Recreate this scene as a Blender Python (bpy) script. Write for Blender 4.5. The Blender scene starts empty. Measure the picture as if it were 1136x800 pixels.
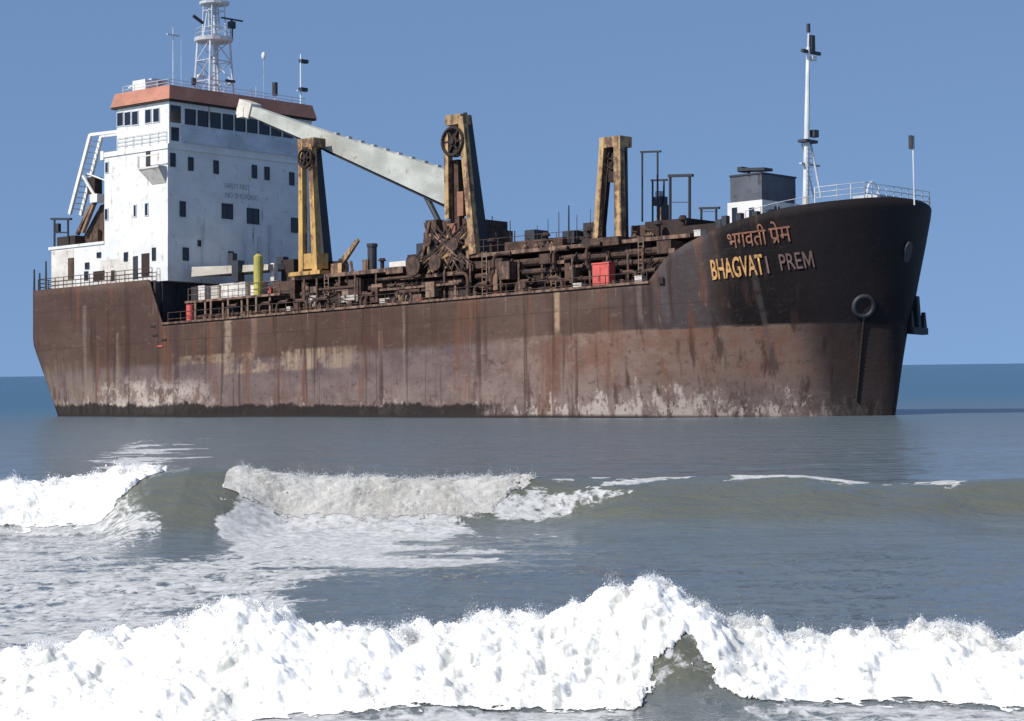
import bpy, math, random
import numpy as np
from mathutils import Matrix, Vector
random.seed(7)
rng = np.random.default_rng(11)
PI = math.pi
sc = bpy.context.scene
C = sc.collection

# ------------------------------------------------------------------ camera
FPX, HCAM = 3000.0, 3.4
W0, H0 = 1136.0, 800.0
pit, rol = math.atan(10.3/FPX), 0.0132
Fv = np.array([0, math.cos(pit), math.sin(pit)])
Rv = np.array([math.cos(rol), 0, -math.sin(rol)])
Rv -= Fv*Rv.dot(Fv); Rv /= np.linalg.norm(Rv)
Uv = np.cross(Rv, Fv)
EYE = np.array([0, 0, HCAM])
cam = bpy.data.cameras.new('camera'); co = bpy.data.objects.new('camera', cam); C.objects.link(co)
cam.sensor_width = 36; cam.lens = 36*FPX/W0
cam.clip_start = 0.5; cam.clip_end = 90000
m = Matrix.Identity(4)
for i in range(3):
    m[i][0], m[i][1], m[i][2], m[i][3] = Rv[i], Uv[i], -Fv[i], EYE[i]
co.matrix_world = m
sc.camera = co

# the ship lies a little down by the stern and leans to port
SHIP_M = Matrix.Translation((-32.5, 234, 0)) @ Matrix.Rotation(math.radians(-42), 4, 'Z') @ \
    Matrix.Rotation(math.radians(-1.85), 4, 'Y') @ Matrix.Rotation(math.radians(-2.4), 4, 'X')
SR = np.array(SHIP_M.to_3x3()); ST = np.array(SHIP_M.translation)
SO = SR.T @ (EYE-ST)
def S(px, py, **k):
    """measured photo point -> ship coordinates on one known plane of the ship (x fore, y port, z up)"""
    (a, v), = k.items(); i = 'xyz'.index(a)
    d = SR.T @ (Fv*FPX + Rv*(px-W0/2) + Uv*(H0/2-py))
    return tuple(SO + d*((v-SO[i])/d[i]))

# ------------------------------------------------------------------ node helpers
class NT:
    def __init__(s, name):
        s.m = bpy.data.materials.new(name); s.m.use_nodes = True
        s.t = s.m.node_tree; s.n = s.t.nodes; s.l = s.t.links
        s.b = s.n['Principled BSDF']; s.out = s.n['Material Output']
    def add(s, t, **k):
        o = s.n.new(t)
        for a, v in k.items(): setattr(o, a, v)
        return o
    def put(s, sock, v):
        if v is None: return
        if isinstance(v, bpy.types.NodeSocket): s.l.new(v, sock)
        elif isinstance(v, (tuple, list)) and len(v) == 3 and sock.type == 'RGBA': sock.default_value = (*v, 1)
        else: sock.default_value = v
    def math(s, op, a, b=None, c=None, clamp=False):
        o = s.add('ShaderNodeMath', operation=op, use_clamp=clamp)
        for i, v in enumerate((a, b, c)): s.put(o.inputs[i], v)
        return o.outputs[0]
    def ramp(s, v, lo, hi, smooth=True):
        o = s.add('ShaderNodeMapRange', clamp=True)
        if smooth: o.interpolation_type = 'SMOOTHSTEP'
        s.put(o.inputs[0], v); o.inputs[1].default_value = lo; o.inputs[2].default_value = hi
        return o.outputs[0]
    def mix(s, f, a, b):
        o = s.add('ShaderNodeMix', data_type='RGBA')
        s.put(o.inputs[0], f); s.put(o.inputs[6], a); s.put(o.inputs[7], b)
        return o.outputs[2]
    def noise(s, vec, scale=1, detail=4, rough=.55, dist=0):
        o = s.add('ShaderNodeTexNoise'); s.put(o.inputs['Vector'], vec)
        o.inputs['Scale'].default_value = scale; o.inputs['Detail'].default_value = detail
        o.inputs['Roughness'].default_value = rough; o.inputs['Distortion'].default_value = dist
        return o.outputs['Fac']
    def obj(s, scale=(1, 1, 1), loc=(0, 0, 0)):
        t = s.add('ShaderNodeTexCoord'); mp = s.add('ShaderNodeMapping')
        s.l.new(t.outputs['Object'], mp.inputs[0]); mp.inputs['Scale'].default_value = scale; mp.inputs['Location'].default_value = loc
        return mp.outputs[0]
    def bump(s, h, dist, strength=1):
        o = s.add('ShaderNodeBump'); s.put(o.inputs['Height'], h); o.inputs['Distance'].default_value = dist; o.inputs['Strength'].default_value = strength
        s.l.new(o.outputs[0], s.b.inputs['Normal']); return o

MAT = {}
def weathered(name, base, rust=(.11, .05, .03), amount=.3, streak=.5, rough=.6, metal=0, var=.25, seed=0, fine=1.0):
    """painted steel: blotchy fading, rust breaking through and running down in streaks"""
    g = NT(name)
    n1 = g.noise(g.obj((.35*fine, .35*fine, .5*fine), (seed, 3, 1)), 1, 5, .6)
    n2 = g.noise(g.obj((2.2*fine, 2.2*fine, .16*fine), (seed, 7, 2)), 1, 4, .6)
    n3 = g.noise(g.obj((1.6*fine,)*3, (seed, 1, 9)), 1, 6, .7)
    c = g.mix(g.ramp(n1, .3, .7), tuple(v*(1-var) for v in base), tuple(min(1, v*(1+var*.6)) for v in base))
    mk = g.math('ADD', g.math('MULTIPLY', n2, streak), g.math('MULTIPLY', n3, 1-streak))
    c = g.mix(g.ramp(mk, .66-amount*.45, .74-amount*.36), c, rust)
    c = g.mix(g.math('MULTIPLY', g.ramp(n3, .55, .75), .5), c, tuple(v*.6 for v in rust))
    g.put(g.b.inputs['Base Color'], c); g.b.inputs['Roughness'].default_value = rough; g.b.inputs['Metallic'].default_value = metal
    g.bump(n3, .02, .5)
    MAT[name] = g.m; return g.m

weathered('white_paint', (.68, .66, .625), (.34, .25, .18), .17, .74, .5, var=.10, seed=2)
weathered('stained_white', (.62, .57, .50), (.22, .12, .07), .26, .6, .6, seed=4)
weathered('roof_red', (.40, .165, .105), (.33, .16, .11), .3, .3, .7, seed=5)
weathered('yellow_paint', (.50, .295, .085), (.15, .065, .03), .40, .55, .6, seed=6)
weathered('old_yellow', (.42, .27, .12), (.11, .055, .032), .48, .5, .7, seed=8)
weathered('rust_brown', (.088, .047, .031), (.032, .018, .014), .45, .4, .85, seed=9)
weathered('rust_light', (.22, .132, .085), (.06, .032, .024), .5, .5, .8, seed=10)
weathered('rust_dark', (.032, .02, .017), (.025, .014, .01), .5, .4, .9, seed=11)
weathered('dark_steel', (.024, .025, .031), (.05, .028, .02), .25, .4, .6, seed=12)
weathered('boom_grey', (.40, .40, .35), (.30, .24, .16), .16, .3, .6, seed=13)
weathered('pale_canvas', (.42, .38, .32), (.2, .15, .11), .2, .5, .9, seed=14)
weathered('tan_post', (.26, .18, .12), (.13, .065, .04), .4, .5, .8, seed=15)
weathered('red_paint', (.55, .09, .07), (.22, .05, .04), .25, .5, .6, seed=16)
weathered('lime_paint', (.40, .35, .07), (.22, .16, .04), .2, .6, .6, seed=17)
weathered('mast_grey', (.50, .52, .55), (.25, .18, .13), .18, .5, .55, seed=18)
weathered('mast_white', (.66, .67, .68), (.3, .22, .16), .08, .5, .5, seed=19)
weathered('housing_grey', (.085, .092, .115), (.04, .035, .035), .25, .5, .7, seed=20)
weathered('letter_bright', (.62, .33, .12), (.24, .10, .05), .36, .4, .7, seed=21, fine=3)
weathered('letter_dull', (.28, .12, .07), (.14, .06, .04), .24, .4, .8, seed=22, fine=3)
weathered('letter_faded_shade', (.20, .12, .10), (.10, .06, .05), .22, .4, .8, seed=23, fine=3)  # faded paint, dimmed further to paint in the bow shade
weathered('sign_ink', (.16, .16, .19), (.42, .42, .42), .5, .3, .8, seed=24, fine=3)
g = NT('window_glass'); g.put(g.b.inputs['Base Color'], (.012, .014, .02)); g.b.inputs['Roughness'].default_value = .12; MAT['window_glass'] = g.m
g = NT('lamp_lens'); g.put(g.b.inputs['Base Color'], (.02, .02, .03)); g.b.inputs['Roughness'].default_value = .3; MAT['lamp_lens'] = g.m

def hull_material():
    g = NT('hull_plating')
    tc = g.add('ShaderNodeTexCoord'); sp = g.add('ShaderNodeSeparateXYZ'); g.l.new(tc.outputs['Object'], sp.inputs[0])
    x, y, z = sp.outputs
    hw = g.math('ADD', z, g.math('MULTIPLY_ADD', x, .0323, .40))         # height above the sea along the side
    big = g.noise(g.obj((.07, .07, .16), (3, 0, 0)), 1, 5, .62)
    mid = g.noise(g.obj((.35, .35, .45), (1, 5, 0)), 1, 6, .65)
    fine = g.noise(g.obj((1.7, 1.7, 1.7), (0, 2, 0)), 1, 6, .7)
    st = g.noise(g.obj((1.1, 1.1, .05), (0, 0, 4)), 1, 4, .62)           # long vertical streaks
    st2 = g.noise(g.obj((2.6, 2.6, .16), (9, 0, 4)), 1, 4, .62)
    wob = g.math('MULTIPLY', g.math('SUBTRACT', mid, .5), .9)
    # topsides: brown aft, blacker towards the bow
    top = g.mix(g.ramp(big, .36, .66), (.070, .040, .031), (.108, .070, .054))
    fore0 = g.ramp(g.math('ADD', x, g.math('MULTIPLY', wob, 5)), 60, 66)
    top = g.mix(g.math('MULTIPLY', fore0, .8), top, g.mix(g.ramp(st, .4, .6), (.058, .050, .052), (.046, .036, .037)))
    fore = g.ramp(g.math('ADD', x, g.math('MULTIPLY', wob, 2.5)), 68.8, 71.2)
    top = g.mix(g.math('MULTIPLY', fore, .97), top, (.0095, .0075, .008))
    # old boot-topping
    aftc = g.mix(g.ramp(mid, .35, .65), (.096, .068, .070), (.155, .112, .104))
    forc = g.mix(g.ramp(mid, .36, .64), (.165, .086, .060), (.175, .118, .094))
    bot = g.mix(g.ramp(g.math('ADD', x, g.math('MULTIPLY', wob, 14)), 44, 61), aftc, forc)
    low = g.mix(g.ramp(mid, .4, .6), (.205, .150, .132), (.130, .092, .084))
    bot = g.mix(g.ramp(g.math('ADD', hw, g.math('MULTIPLY', wob, 2.2)), 3.6, 1.6), bot, low)
    edge = g.math('ADD', z, g.math('MULTIPLY', wob, .22))
    # aft of midships the paint line is only a scuffed lighter band
    isb = g.ramp(edge, 3.52, 3.42)
    fwd = g.ramp(g.math('ADD', x, g.math('MULTIPLY', wob, 8)), 48, 58)
    aftb = g.ramp(edge, 3.58, 3.05)
    isb = g.math('ADD', g.math('MULTIPLY', isb, fwd), g.math('MULTIPLY', aftb, g.math('SUBTRACT', 1, fwd)))
    col = g.mix(isb, top, bot)
    # thin pale line at the top of the boot-topping
    ln = g.math('MULTIPLY', g.ramp(g.math('ABSOLUTE', g.math('SUBTRACT', edge, 3.52)), .16, .02), g.ramp(mid, .36, .56))
    col = g.mix(g.math('MULTIPLY', g.math('MULTIPLY', ln, fwd), .55), col, (.27, .19, .14))
    # tan scuffed band on the after half
    band = g.math('MULTIPLY', g.ramp(g.math('ADD', z, g.math('MULTIPLY', wob, .5)), 2.1, 2.4), g.ramp(g.math('ADD', z, g.math('MULTIPLY', wob, .2)), 3.95, 3.7))
    xw = g.math('ADD', x, g.math('MULTIPLY', wob, 2.0))
    band = g.math('MULTIPLY', band, g.math('MULTIPLY', g.ramp(xw, 20.5, 22.5), g.ramp(xw, 39, 33)))
    col = g.mix(g.math('MULTIPLY', g.math('MULTIPLY', band, g.math('MULTIPLY', g.ramp(st2, .34, .60), g.ramp(mid, .38, .52))), .85), col, (.32, .23, .155))
    band2 = g.math('MULTIPLY', g.ramp(z, 3.1, 3.3), g.ramp(z, 3.95, 3.8))
    band2 = g.math('MULTIPLY', band2, g.math('MULTIPLY', g.ramp(xw, 16, 18), g.ramp(xw, 24, 21)))
    col = g.mix(g.math('MULTIPLY', g.math('MULTIPLY', band2, g.ramp(mid, .40, .55)), .6), col, (.32, .24, .17))
    # blotches of bare and flaking plate
    blo = g.noise(g.obj((.55, .55, .85), (4, 4, 1)), 1, 8, .72)
    blo2 = g.noise(g.obj((1.3, 1.3, 2.0), (8, 2, 3)), 1, 7, .75)
    zone = g.math('MULTIPLY', g.math('MULTIPLY', g.ramp(xw, 41, 52), g.ramp(xw, 71, 63)), g.math('MULTIPLY', isb, g.ramp(hw, .2, 1.6)))
    col = g.mix(g.math('MULTIPLY', g.math('MULTIPLY', zone, g.ramp(blo, .46, .60)), .75), col, (.215, .150, .122))
    col = g.mix(g.math('MULTIPLY', g.ramp(blo2, .55, .66), .55), col, (.050, .030, .026))
    col = g.mix(g.math('MULTIPLY', g.math('MULTIPLY', g.ramp(g.math('SUBTRACT', 1, blo2), .56, .68), g.math('SUBTRACT', 1, g.math('MULTIPLY', fore, .85))), .42), col, (.175, .125, .105))
    low2 = g.math('MULTIPLY', g.ramp(hw, 4.6, 1.2), g.ramp(blo, .44, .62))
    col = g.mix(g.math('MULTIPLY', low2, .35), col, (.19, .145, .135))
    # vertical plate streaks: dark rust runs and pale runs
    col = g.mix(g.math('MULTIPLY', g.ramp(st, .53, .66), .72), col, (.040, .023, .018))
    col = g.mix(g.math('MULTIPLY', g.math('MULTIPLY', g.ramp(g.noise(g.obj((.8, .8, .07), (6, 3, 4)), 1, 5, .65), .54, .66), g.math('SUBTRACT', 1, g.math('MULTIPLY', fore, .9))), .6), col, (.135, .060, .034))
    col = g.mix(g.math('MULTIPLY', g.math('MULTIPLY', g.ramp(st2, .62, .74), g.math('SUBTRACT', 1, g.math('MULTIPLY', fore, .8))), .5), col, (.24, .16, .115))
    def run(px, w, z0, z1, cc, k):
        nonlocal col
        f = g.ramp(g.math('ABSOLUTE', g.math('SUBTRACT', g.math('ADD', x, g.math('MULTIPLY', wob, .35)), px)), w, w*.35)
        f = g.math('MULTIPLY', f, g.math('MULTIPLY', g.ramp(z, z0, z0+.9), g.ramp(z, z1+.3, z1)))
        col = g.mix(g.math('MULTIPLY', g.math('MULTIPLY', f, g.ramp(fine, .2, .6)), k), col, cc)
    run(56.6, .34, 3.4, 6.5, (.36, .25, .15), .85); run(56.5, .5, -1, 3.4, (.12, .055, .035), .7)
    run(22.3, .55, 3.4, 6.6, (.30, .22, .16), .8); run(25.3, .5, 3.3, 6.6, (.20, .12, .09), .7)
    run(4.6, .35, -1, 8.5, (.20, .15, .12), .5); run(8.8, .22, .5, 6, (.22, .16, .12), .5); run(16.2, .45, .8, 6.4, (.05, .028, .026), .7)
    run(41.6, .2, -1, 6.4, (.2, .15, .12), .5); run(49.8, .25, 1.5, 6.4, (.06, .035, .03), .7); run(64, .3, 3.6, 7, (.2, .155, .13), .5)
    run(66, .5, 3.6, 8.6, (.12, .1, .1), .4); run(72.6, .25, 0, 8, (.09, .075, .075), .5)
    # plate seams
    for zz in (5.2, 8.4):
        f = g.ramp(g.math('ABSOLUTE', g.math('SUBTRACT', z, zz)), .06, .01)
        col = g.mix(g.math('MULTIPLY', f, .35), col, (.03, .02, .018))
    # dirty whitish growth and flaking paint close above the sea
    pat = g.noise(g.obj((1.15, 1.15, .62), (5, 1, 2)), 1, 8, .78)
    patb = g.noise(g.obj((.16, .16, .05), (2, 1, 2)), 1, 3, .5)
    reg = g.math('ADD', g.math('MULTIPLY', g.ramp(x, 50, 58), g.ramp(x, 79, 74)), g.math('MULTIPLY', g.ramp(x, 21, 13), .9), clamp=True)
    lift = g.math('MULTIPLY_ADD', reg, .12, g.math('MULTIPLY', g.math('SUBTRACT', patb, .5), .35))
    hk = g.ramp(hw, 3.9, .5, False)
    a = g.math('ADD', g.math('ADD', pat, lift), g.math('MULTIPLY_ADD', hk, .30, -.265))
    col = g.mix(g.math('MULTIPLY', g.math('MULTIPLY', g.ramp(a, .56, .66), g.ramp(g.noise(g.obj((1.5, 1.5, .12), (2, 6, 4)), 1, 3, .6), .36, .50)), .88), col, g.mix(fine, (.30, .235, .20), (.54, .47, .41)))
    col = g.mix(g.math('MULTIPLY', g.math('MULTIPLY', g.ramp(g.noise(g.obj((2.2, 2.2, 1.2), (1, 8, 2)), 1, 3, .6), .58, .66), hk), .8), col, (.07, .04, .035))
    flk = g.noise(g.obj((1.0, 1.0, .75), (3, 7, 5)), 1, 7, .78)
    rg2 = g.math('MULTIPLY', g.math('MULTIPLY', g.ramp(xw, 4.5, 8), g.ramp(xw, 24, 15)), g.math('MULTIPLY', g.ramp(g.math('ADD', hw, g.math('MULTIPLY', wob, 1.5)), 3.6, 2.0), g.ramp(hw, .5, .9)))
    col = g.mix(g.math('MULTIPLY', g.math('MULTIPLY', rg2, g.ramp(flk, .47, .58)), .85), col, (.44, .37, .32))
    rg3 = g.math('MULTIPLY', g.ramp(hw, 1.7, .9), g.ramp(hw, .3, .6))
    col = g.mix(g.math('MULTIPLY', g.math('MULTIPLY', rg3, g.ramp(flk, .58, .66)), .8), col, (.48, .42, .37))
    # yellow-brown scum near the stern
    sc_ = g.math('MULTIPLY', g.math('MULTIPLY', g.ramp(x, 16, 6), g.ramp(g.math('ADD', hw, g.math('MULTIPLY', wob, 3)), 4.6, 3.2)), g.ramp(st2, .42, .62))
    col = g.mix(g.math('MULTIPLY', sc_, .42), col, (.22, .165, .105))
    # wet black strip along the water on the after two thirds
    wet = g.math('MULTIPLY', g.ramp(g.math('ADD', hw, g.math('ADD', g.math('MULTIPLY', wob, 1.3), g.math('MULTIPLY', g.math('SUBTRACT', flk, .5), 1.2))), 1.1, .85), g.ramp(g.math('ADD', x, g.math('MULTIPLY', wob, 26)), 56, 48))
    col = g.mix(g.math('MULTIPLY', wet, .92), col, (.014, .011, .011))
    col = g.mix(g.ramp(hw, .35, .05), col, (.03, .022, .02))
    # bow darkens forward: shade of plating turning to the stem, put into the colour
    stem = g.ramp(g.math('ADD', x, g.math('MULTIPLY', wob, 1.5)), 73.6, 76.2)
    col = g.mix(g.math('MULTIPLY', stem, .85), col, (.018, .014, .015))
    g.put(g.b.inputs['Base Color'], col); g.b.inputs['Roughness'].default_value = .72
    g.b.inputs['Specular IOR Level'].default_value = .14
    h = g.math('ADD', g.math('MULTIPLY', mid, .6), g.math('MULTIPLY', fine, .25))
    g.bump(h, .16, .75)
    MAT['hull_plating'] = g.m
hull_material()

# ------------------------------------------------------------------ mesh helpers
class MB:
    def __init__(s): s.v = []; s.f = []; s.mi = []; s.cm = 0
    def quad(s, *p):
        b = len(s.v); s.v += [tuple(q) for q in p]; s.f.append(tuple(range(b, b+len(p)))); s.mi.append(s.cm); return s
    def box(s, x0, x1, y0, y1, z0, z1):
        if x0 > x1: x0, x1 = x1, x0
        if y0 > y1: y0, y1 = y1, y0
        if z0 > z1: z0, z1 = z1, z0
        b = len(s.v)
        s.v += [(x0, y0, z0), (x1, y0, z0), (x1, y1, z0), (x0, y1, z0), (x0, y0, z1), (x1, y0, z1), (x1, y1, z1), (x0, y1, z1)]
        for q in ((3, 2, 1, 0), (4, 5, 6, 7), (0, 1, 5, 4), (1, 2, 6, 5), (2, 3, 7, 6), (3, 0, 4, 7)):
            s.f.append(tuple(b+i for i in q)); s.mi.append(s.cm)
        return s
    def hexa(s, p):                                   # eight corners, bottom four then top four
        b = len(s.v); s.v += [tuple(q) for q in p]
        for q in ((3, 2, 1, 0), (4, 5, 6, 7), (0, 1, 5, 4), (1, 2, 6, 5), (2, 3, 7, 6), (3, 0, 4, 7)):
            s.f.append(tuple(b+i for i in q)); s.mi.append(s.cm)
        return s
    def tube(s, p, q, r, r2=None, n=7):
        p = Vector(p); q = Vector(q); d = (q-p).normalized(); r2 = r if r2 is None else r2
        a = d.orthogonal().normalized(); c = d.cross(a); b = len(s.v)
        for (o, rr) in ((p, r), (q, r2)):
            for i in range(n):
                t = 2*PI*i/n; s.v.append(tuple(o+(a*math.cos(t)+c*math.sin(t))*rr))
        for i in range(n):
            j = (i+1) % n; s.f.append((b+i, b+j, b+n+j, b+n+i)); s.mi.append(s.cm)
        s.f.append(tuple(b+i for i in range(n))[::-1]); s.mi.append(s.cm)
        s.f.append(tuple(b+n+i for i in range(n))); s.mi.append(s.cm)
        return s
    def beam(s, p, q, w, h, w2=None, h2=None):        # box beam, w across (y), h in the plane of the beam
        p = Vector(p); q = Vector(q); d = (q-p).normalized()
        side = Vector((0, 1, 0)); side = (side-d*side.dot(d))
        if side.length < .1: side = Vector((1, 0, 0))
        side.normalize(); up = d.cross(side)
        w2 = w if w2 is None else w2; h2 = h if h2 is None else h2
        P = [p+side*(a*w/2)+up*(b*h/2) for a, b in ((-1, -1), (1, -1), (1, 1), (-1, 1))] + [q+side*(a*w2/2)+up*(b*h2/2) for a, b in ((-1, -1), (1, -1), (1, 1), (-1, 1))]
        return s.hexa(P)
    def ring(s, c, axis, R, r, n=18, k=6):
        c = Vector(c); ax = Vector(axis).normalized(); a = ax.orthogonal().normalized(); e = ax.cross(a); b = len(s.v)
        for i in range(n):
            t = 2*PI*i/n; u = a*math.cos(t)+e*math.sin(t)
            for j in range(k):
                ph = 2*PI*j/k; s.v.append(tuple(c+u*(R+r*math.cos(ph))+ax*(r*math.sin(ph))))
        for i in range(n):
            for j in range(k):
                i2, j2 = (i+1) % n, (j+1) % k
                s.f.append((b+i*k+j, b+i2*k+j, b+i2*k+j2, b+i*k+j2)); s.mi.append(s.cm)
        return s
    def ball(s, c, r, n=10, mm=6, sz=1):
        b = len(s.v)
        for i in range(mm+1):
            th = PI*i/mm
            for j in range(n):
                s.v.append((c[0]+r*math.sin(th)*math.cos(2*PI*j/n), c[1]+r*math.sin(th)*math.sin(2*PI*j/n), c[2]+r*sz*math.cos(th)))
        for i in range(mm):
            for j in range(n):
                s.f.append((b+i*n+j, b+(i+1)*n+j, b+(i+1)*n+(j+1) % n, b+i*n+(j+1) % n)); s.mi.append(s.cm)
        return s
    def mat(s, i): s.cm = i; return s
    def build(s, name, mats, parent=None, smooth=False):
        me = bpy.data.meshes.new(name); me.from_pydata(s.v, [], s.f); me.update()
        for mm in (mats if isinstance(mats, (list, tuple)) else [mats]): me.materials.append(MAT[mm])
        me.polygons.foreach_set('material_index', s.mi)
        if smooth: me.polygons.foreach_set('use_smooth', [True]*len(s.f))
        o = bpy.data.objects.new(name, me); C.objects.link(o)
        if parent is not None: o.parent = parent
        return o
def rail(name, pts, h, matl, parent, nrails=3, every=1.4, r=.03):
    b = MB()
    for p, q in zip(pts[:-1], pts[1:]):
        p = Vector(p); q = Vector(q); L = (q-p).length; n = max(1, int(L/every))
        for i in range(n+1):
            o = p.lerp(q, i/n); b.tube(o, o+Vector((0, 0, h)), r, n=5)
        for k in range(nrails):
            z = Vector((0, 0, h*(k+1)/nrails)); b.tube(p+z, q+z, r*.8, n=5)
    return b.build(name, matl, parent)
def dup(o, loc, parent=None):
    c = o.copy(); C.objects.link(c); c.location = loc
    if parent is not None: c.parent = parent
    return c
def empty(name, loc=(0, 0, 0)):
    o = bpy.data.objects.new(name, None); C.objects.link(o); o.location = loc; o.empty_display_size = .5; return o
def tag(o, label=None, cat=None, group=None, kind=None):
    for k, v in (('label', label), ('category', cat), ('group', group), ('kind', kind)):
        if v: o[k] = v
    return o

# ================================================================== THE SHIP
ship = empty('dredger_ship'); ship.matrix_world = SHIP_M
tag(ship, 'rusty stranded dredging ship with white bridge house lying aground in the shallow sea', 'ship')

HB = 9.5
def lerp_tab(t, v): return float(np.interp(v, [a for a, _ in t], [b for _, b in t]))
STEM = [(-4.5, 77.9), (-2.5, 78.25), (-1.4, 78.4), (3.5, 78.9), (5.3, 79.25), (9.1, 79.6), (11.3, 79.75), (12.3, 79.7)]
STERN = [(-4.5, 2.2), (-.4, .0), (6.1, -2.68), (12, -2.7)]
SHEER = [(-3, 10.35), (12.75, 10.3), (14.4, 6.68), (64.9, 6.82), (66.5, 8.4), (68.2, 9.2), (70.3, 9.95), (72, 10.45), (75, 11.1), (78, 11.6), (79.7, 11.98), (81.2, 12.05)]
LENT = [(-4, 26), (-2.5, 24.5), (2, 21.5), (6, 17.8), (9, 15), (12, 12.5)]
def x_stem(z): return lerp_tab(STEM, z)
def half_breadth(x, z):
    xs = x_stem(z); le = lerp_tab(LENT, z)
    k = min(1, max(0, (z+2.5)/14.0))
    pw = 1.9+.7*k; qw = 1.35+.65*k
    u = (x-(xs-le))/le
    b = HB
    if u > 0: b = HB*max(0, 1-min(1, u)**pw)**(1/qw)
    if x < 9:                                          # the run: stern tucks in below
        tuck = max(0, (5.5-z))/9.5
        b -= 2.0*tuck*((9-x)/11)**1.6
        b -= .35*max(0, (0-x)/2.7)**2
    return b
def hull_y(x, z): return -half_breadth(x, z)
tops = [-2.7, -2.2, -1.4, 0, 2, 4, 6, 8, 10, 12, 12.75, 13.3, 13.9, 14.4]+list(np.linspace(15.5, 60, 32))+[61.5, 63, 64.2, 64.9, 65.7, 66.5, 67.3, 68.2, 69.2, 70.3, 71.1, 72]+list(np.linspace(72.6, 77, 12))+[77.5, 77.9, 78.3, 78.6, 78.85, 79.1, 79.3, 79.45, 79.55, 79.62, 79.67, 79.7]
NV = 26
xe = tops[-1]
def hull_grid(side):
    G = []
    for xt in tops:
        zt = lerp_tab(SHEER, xt); row = []
        for j in range(NV):
            z = -4.2+(zt+4.2)*j/(NV-1)
            t = (xt+2.7)/(xe+2.7)
            xa = lerp_tab(STERN, z); xb = x_stem(z)
            base = xt
            # blend the frames so that both ends follow the raked stern and stem
            wa = max(0, 1-(xt+2.7)/14); wb = max(0, (xt-58)/(xe-58))
            x = base + wa*(xa+2.7) + wb*(xb-xe)
            row.append((x, side*half_breadth(x, z), z))
        G.append(row)
    return G
hb_ = MB()
GS = hull_grid(-1); GP = hull_grid(1)
nT = len(tops)
for G, flip in ((GS, 0), (GP, 1)):
    b = len(hb_.v)
    for r in G: hb_.v += r
    for i in range(nT-1):
        for j in range(NV-1):
            q = (b+i*NV+j, b+(i+1)*NV+j, b+(i+1)*NV+j+1, b+i*NV+j+1)
            hb_.f.append(q[::-1] if flip else q); hb_.mi.append(0)
# transom
for j in range(NV-1):
    a0, a1 = GS[0][j], GS[0][j+1]; b0, b1 = GP[0][j], GP[0][j+1]
    hb_.quad(b0, a0, a1, b1)
# close the stem
for j in range(NV-1): hb_.quad(GS[-1][j], GP[-1][j], GP[-1][j+1], GS[-1][j+1])
hull = hb_.build('hull', 'hull_plating', ship, smooth=True)
bpy.context.view_layer.objects.active = hull
md = hull.modifiers.new('weld', 'WELD'); md.merge_threshold = .002
ms = hull.modifiers.new('plate', 'SOLIDIFY'); ms.thickness = .14; ms.offset = -1
me_ = hull.data
try: me_.set_sharp_from_angle(angle=math.radians(35))
except Exception: pass

# rubbing strake / deck edge bar along the main deck
st = MB()
for i in range(13, 49):
    x0, x1 = tops[i], tops[i+1]
    st.beam((x0, -half_breadth(x0, 6.6)-.05, lerp_tab(SHEER, x0)-.06), (x1, -half_breadth(x1, 6.6)-.05, lerp_tab(SHEER, x1)-.06), .16, .16)
st.build('rubbing_strake', 'rust_light', hull)

def deck(name, x0, x1, z, matl, inset=.2):
    b = MB(); xs = np.linspace(x0, x1, 18)
    for a, c in zip(xs[:-1], xs[1:]):
        ya, yc = max(.05, half_breadth(a, z)-inset), max(.05, half_breadth(c, z)-inset)
        b.hexa([(a, -ya, z-.1), (c, -yc, z-.1), (c, yc, z-.1), (a, ya, z-.1), (a, -ya, z), (c, -yc, z), (c, yc, z), (a, ya, z)])
    return b.build(name, matl, ship)
deck('poop_deck', -2.4, 13.0, 10.2, 'rust_brown')
deck('main_deck', 13.4, 66.5, 6.35, 'rust_dark')
b = MB(); xs = np.linspace(66.6, 79.2, 22)
def fz(x): return lerp_tab(SHEER, x)-.95
for a, c in zip(xs[:-1], xs[1:]):
    ya, yc = max(.05, half_breadth(a, fz(a))-.2), max(.05, half_breadth(c, fz(c))-.2)
    b.hexa([(a, -ya, fz(a)-.1), (c, -yc, fz(c)-.1), (c, yc, fz(c)-.1), (a, ya, fz(a)-.1), (a, -ya, fz(a)), (c, -yc, fz(c)), (c, yc, fz(c)), (a, ya, fz(a))])
b.build('forecastle_deck', 'rust_dark', ship)
bb = MB().box(13.0, 13.25, -9.2, 9.2, 6.4, 10.15)
for y in np.arange(-8.5, 9, 1.7): bb.box(13.25, 13.4, y-.08, y+.08, 6.4, 10.05)
bb.build('poop_bulkhead', 'dark_steel', ship)
bb = MB().box(66.3, 66.55, -9.0, 9.0, 6.4, 8.6)
bb.build('forecastle_bulkhead', 'rust_dark', ship)

# hawse pocket, bow recess, freeing port, draught-mark like rust spots
def on_hull(px, py):
    """measured point on the curved starboard bow: march along the sight line until it meets the plating"""
    d = SR.T @ (Fv*FPX + Rv*(px-W0/2) + Uv*(H0/2-py)); d /= np.linalg.norm(d)
    t0 = (-11-SO[1])/d[1]; p = SO+d*t0
    for i in range(4000):
        p = SO+d*(t0+i*.005)
        if p[0] < 81.2 and p[1] > hull_y(p[0], p[2]): break
    return p
def hull_normal(p):
    x, z = p[0], p[2]; e = .05
    n = Vector((-(hull_y(x+e, z)-hull_y(x-e, z))/(2*e), 1, -(hull_y(x, z+e)-hull_y(x, z-e))/(2*e)))
    return -n.normalized()
ph = on_hull(958, 340); nh = hull_normal(ph)
hz = MB().mat(0)
c = Vector(ph)+nh*.02
hz.ring(c, nh, .68, .17, 22, 7)
hz.mat(1); a = nh.orthogonal().normalized(); e = nh.cross(a)
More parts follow.
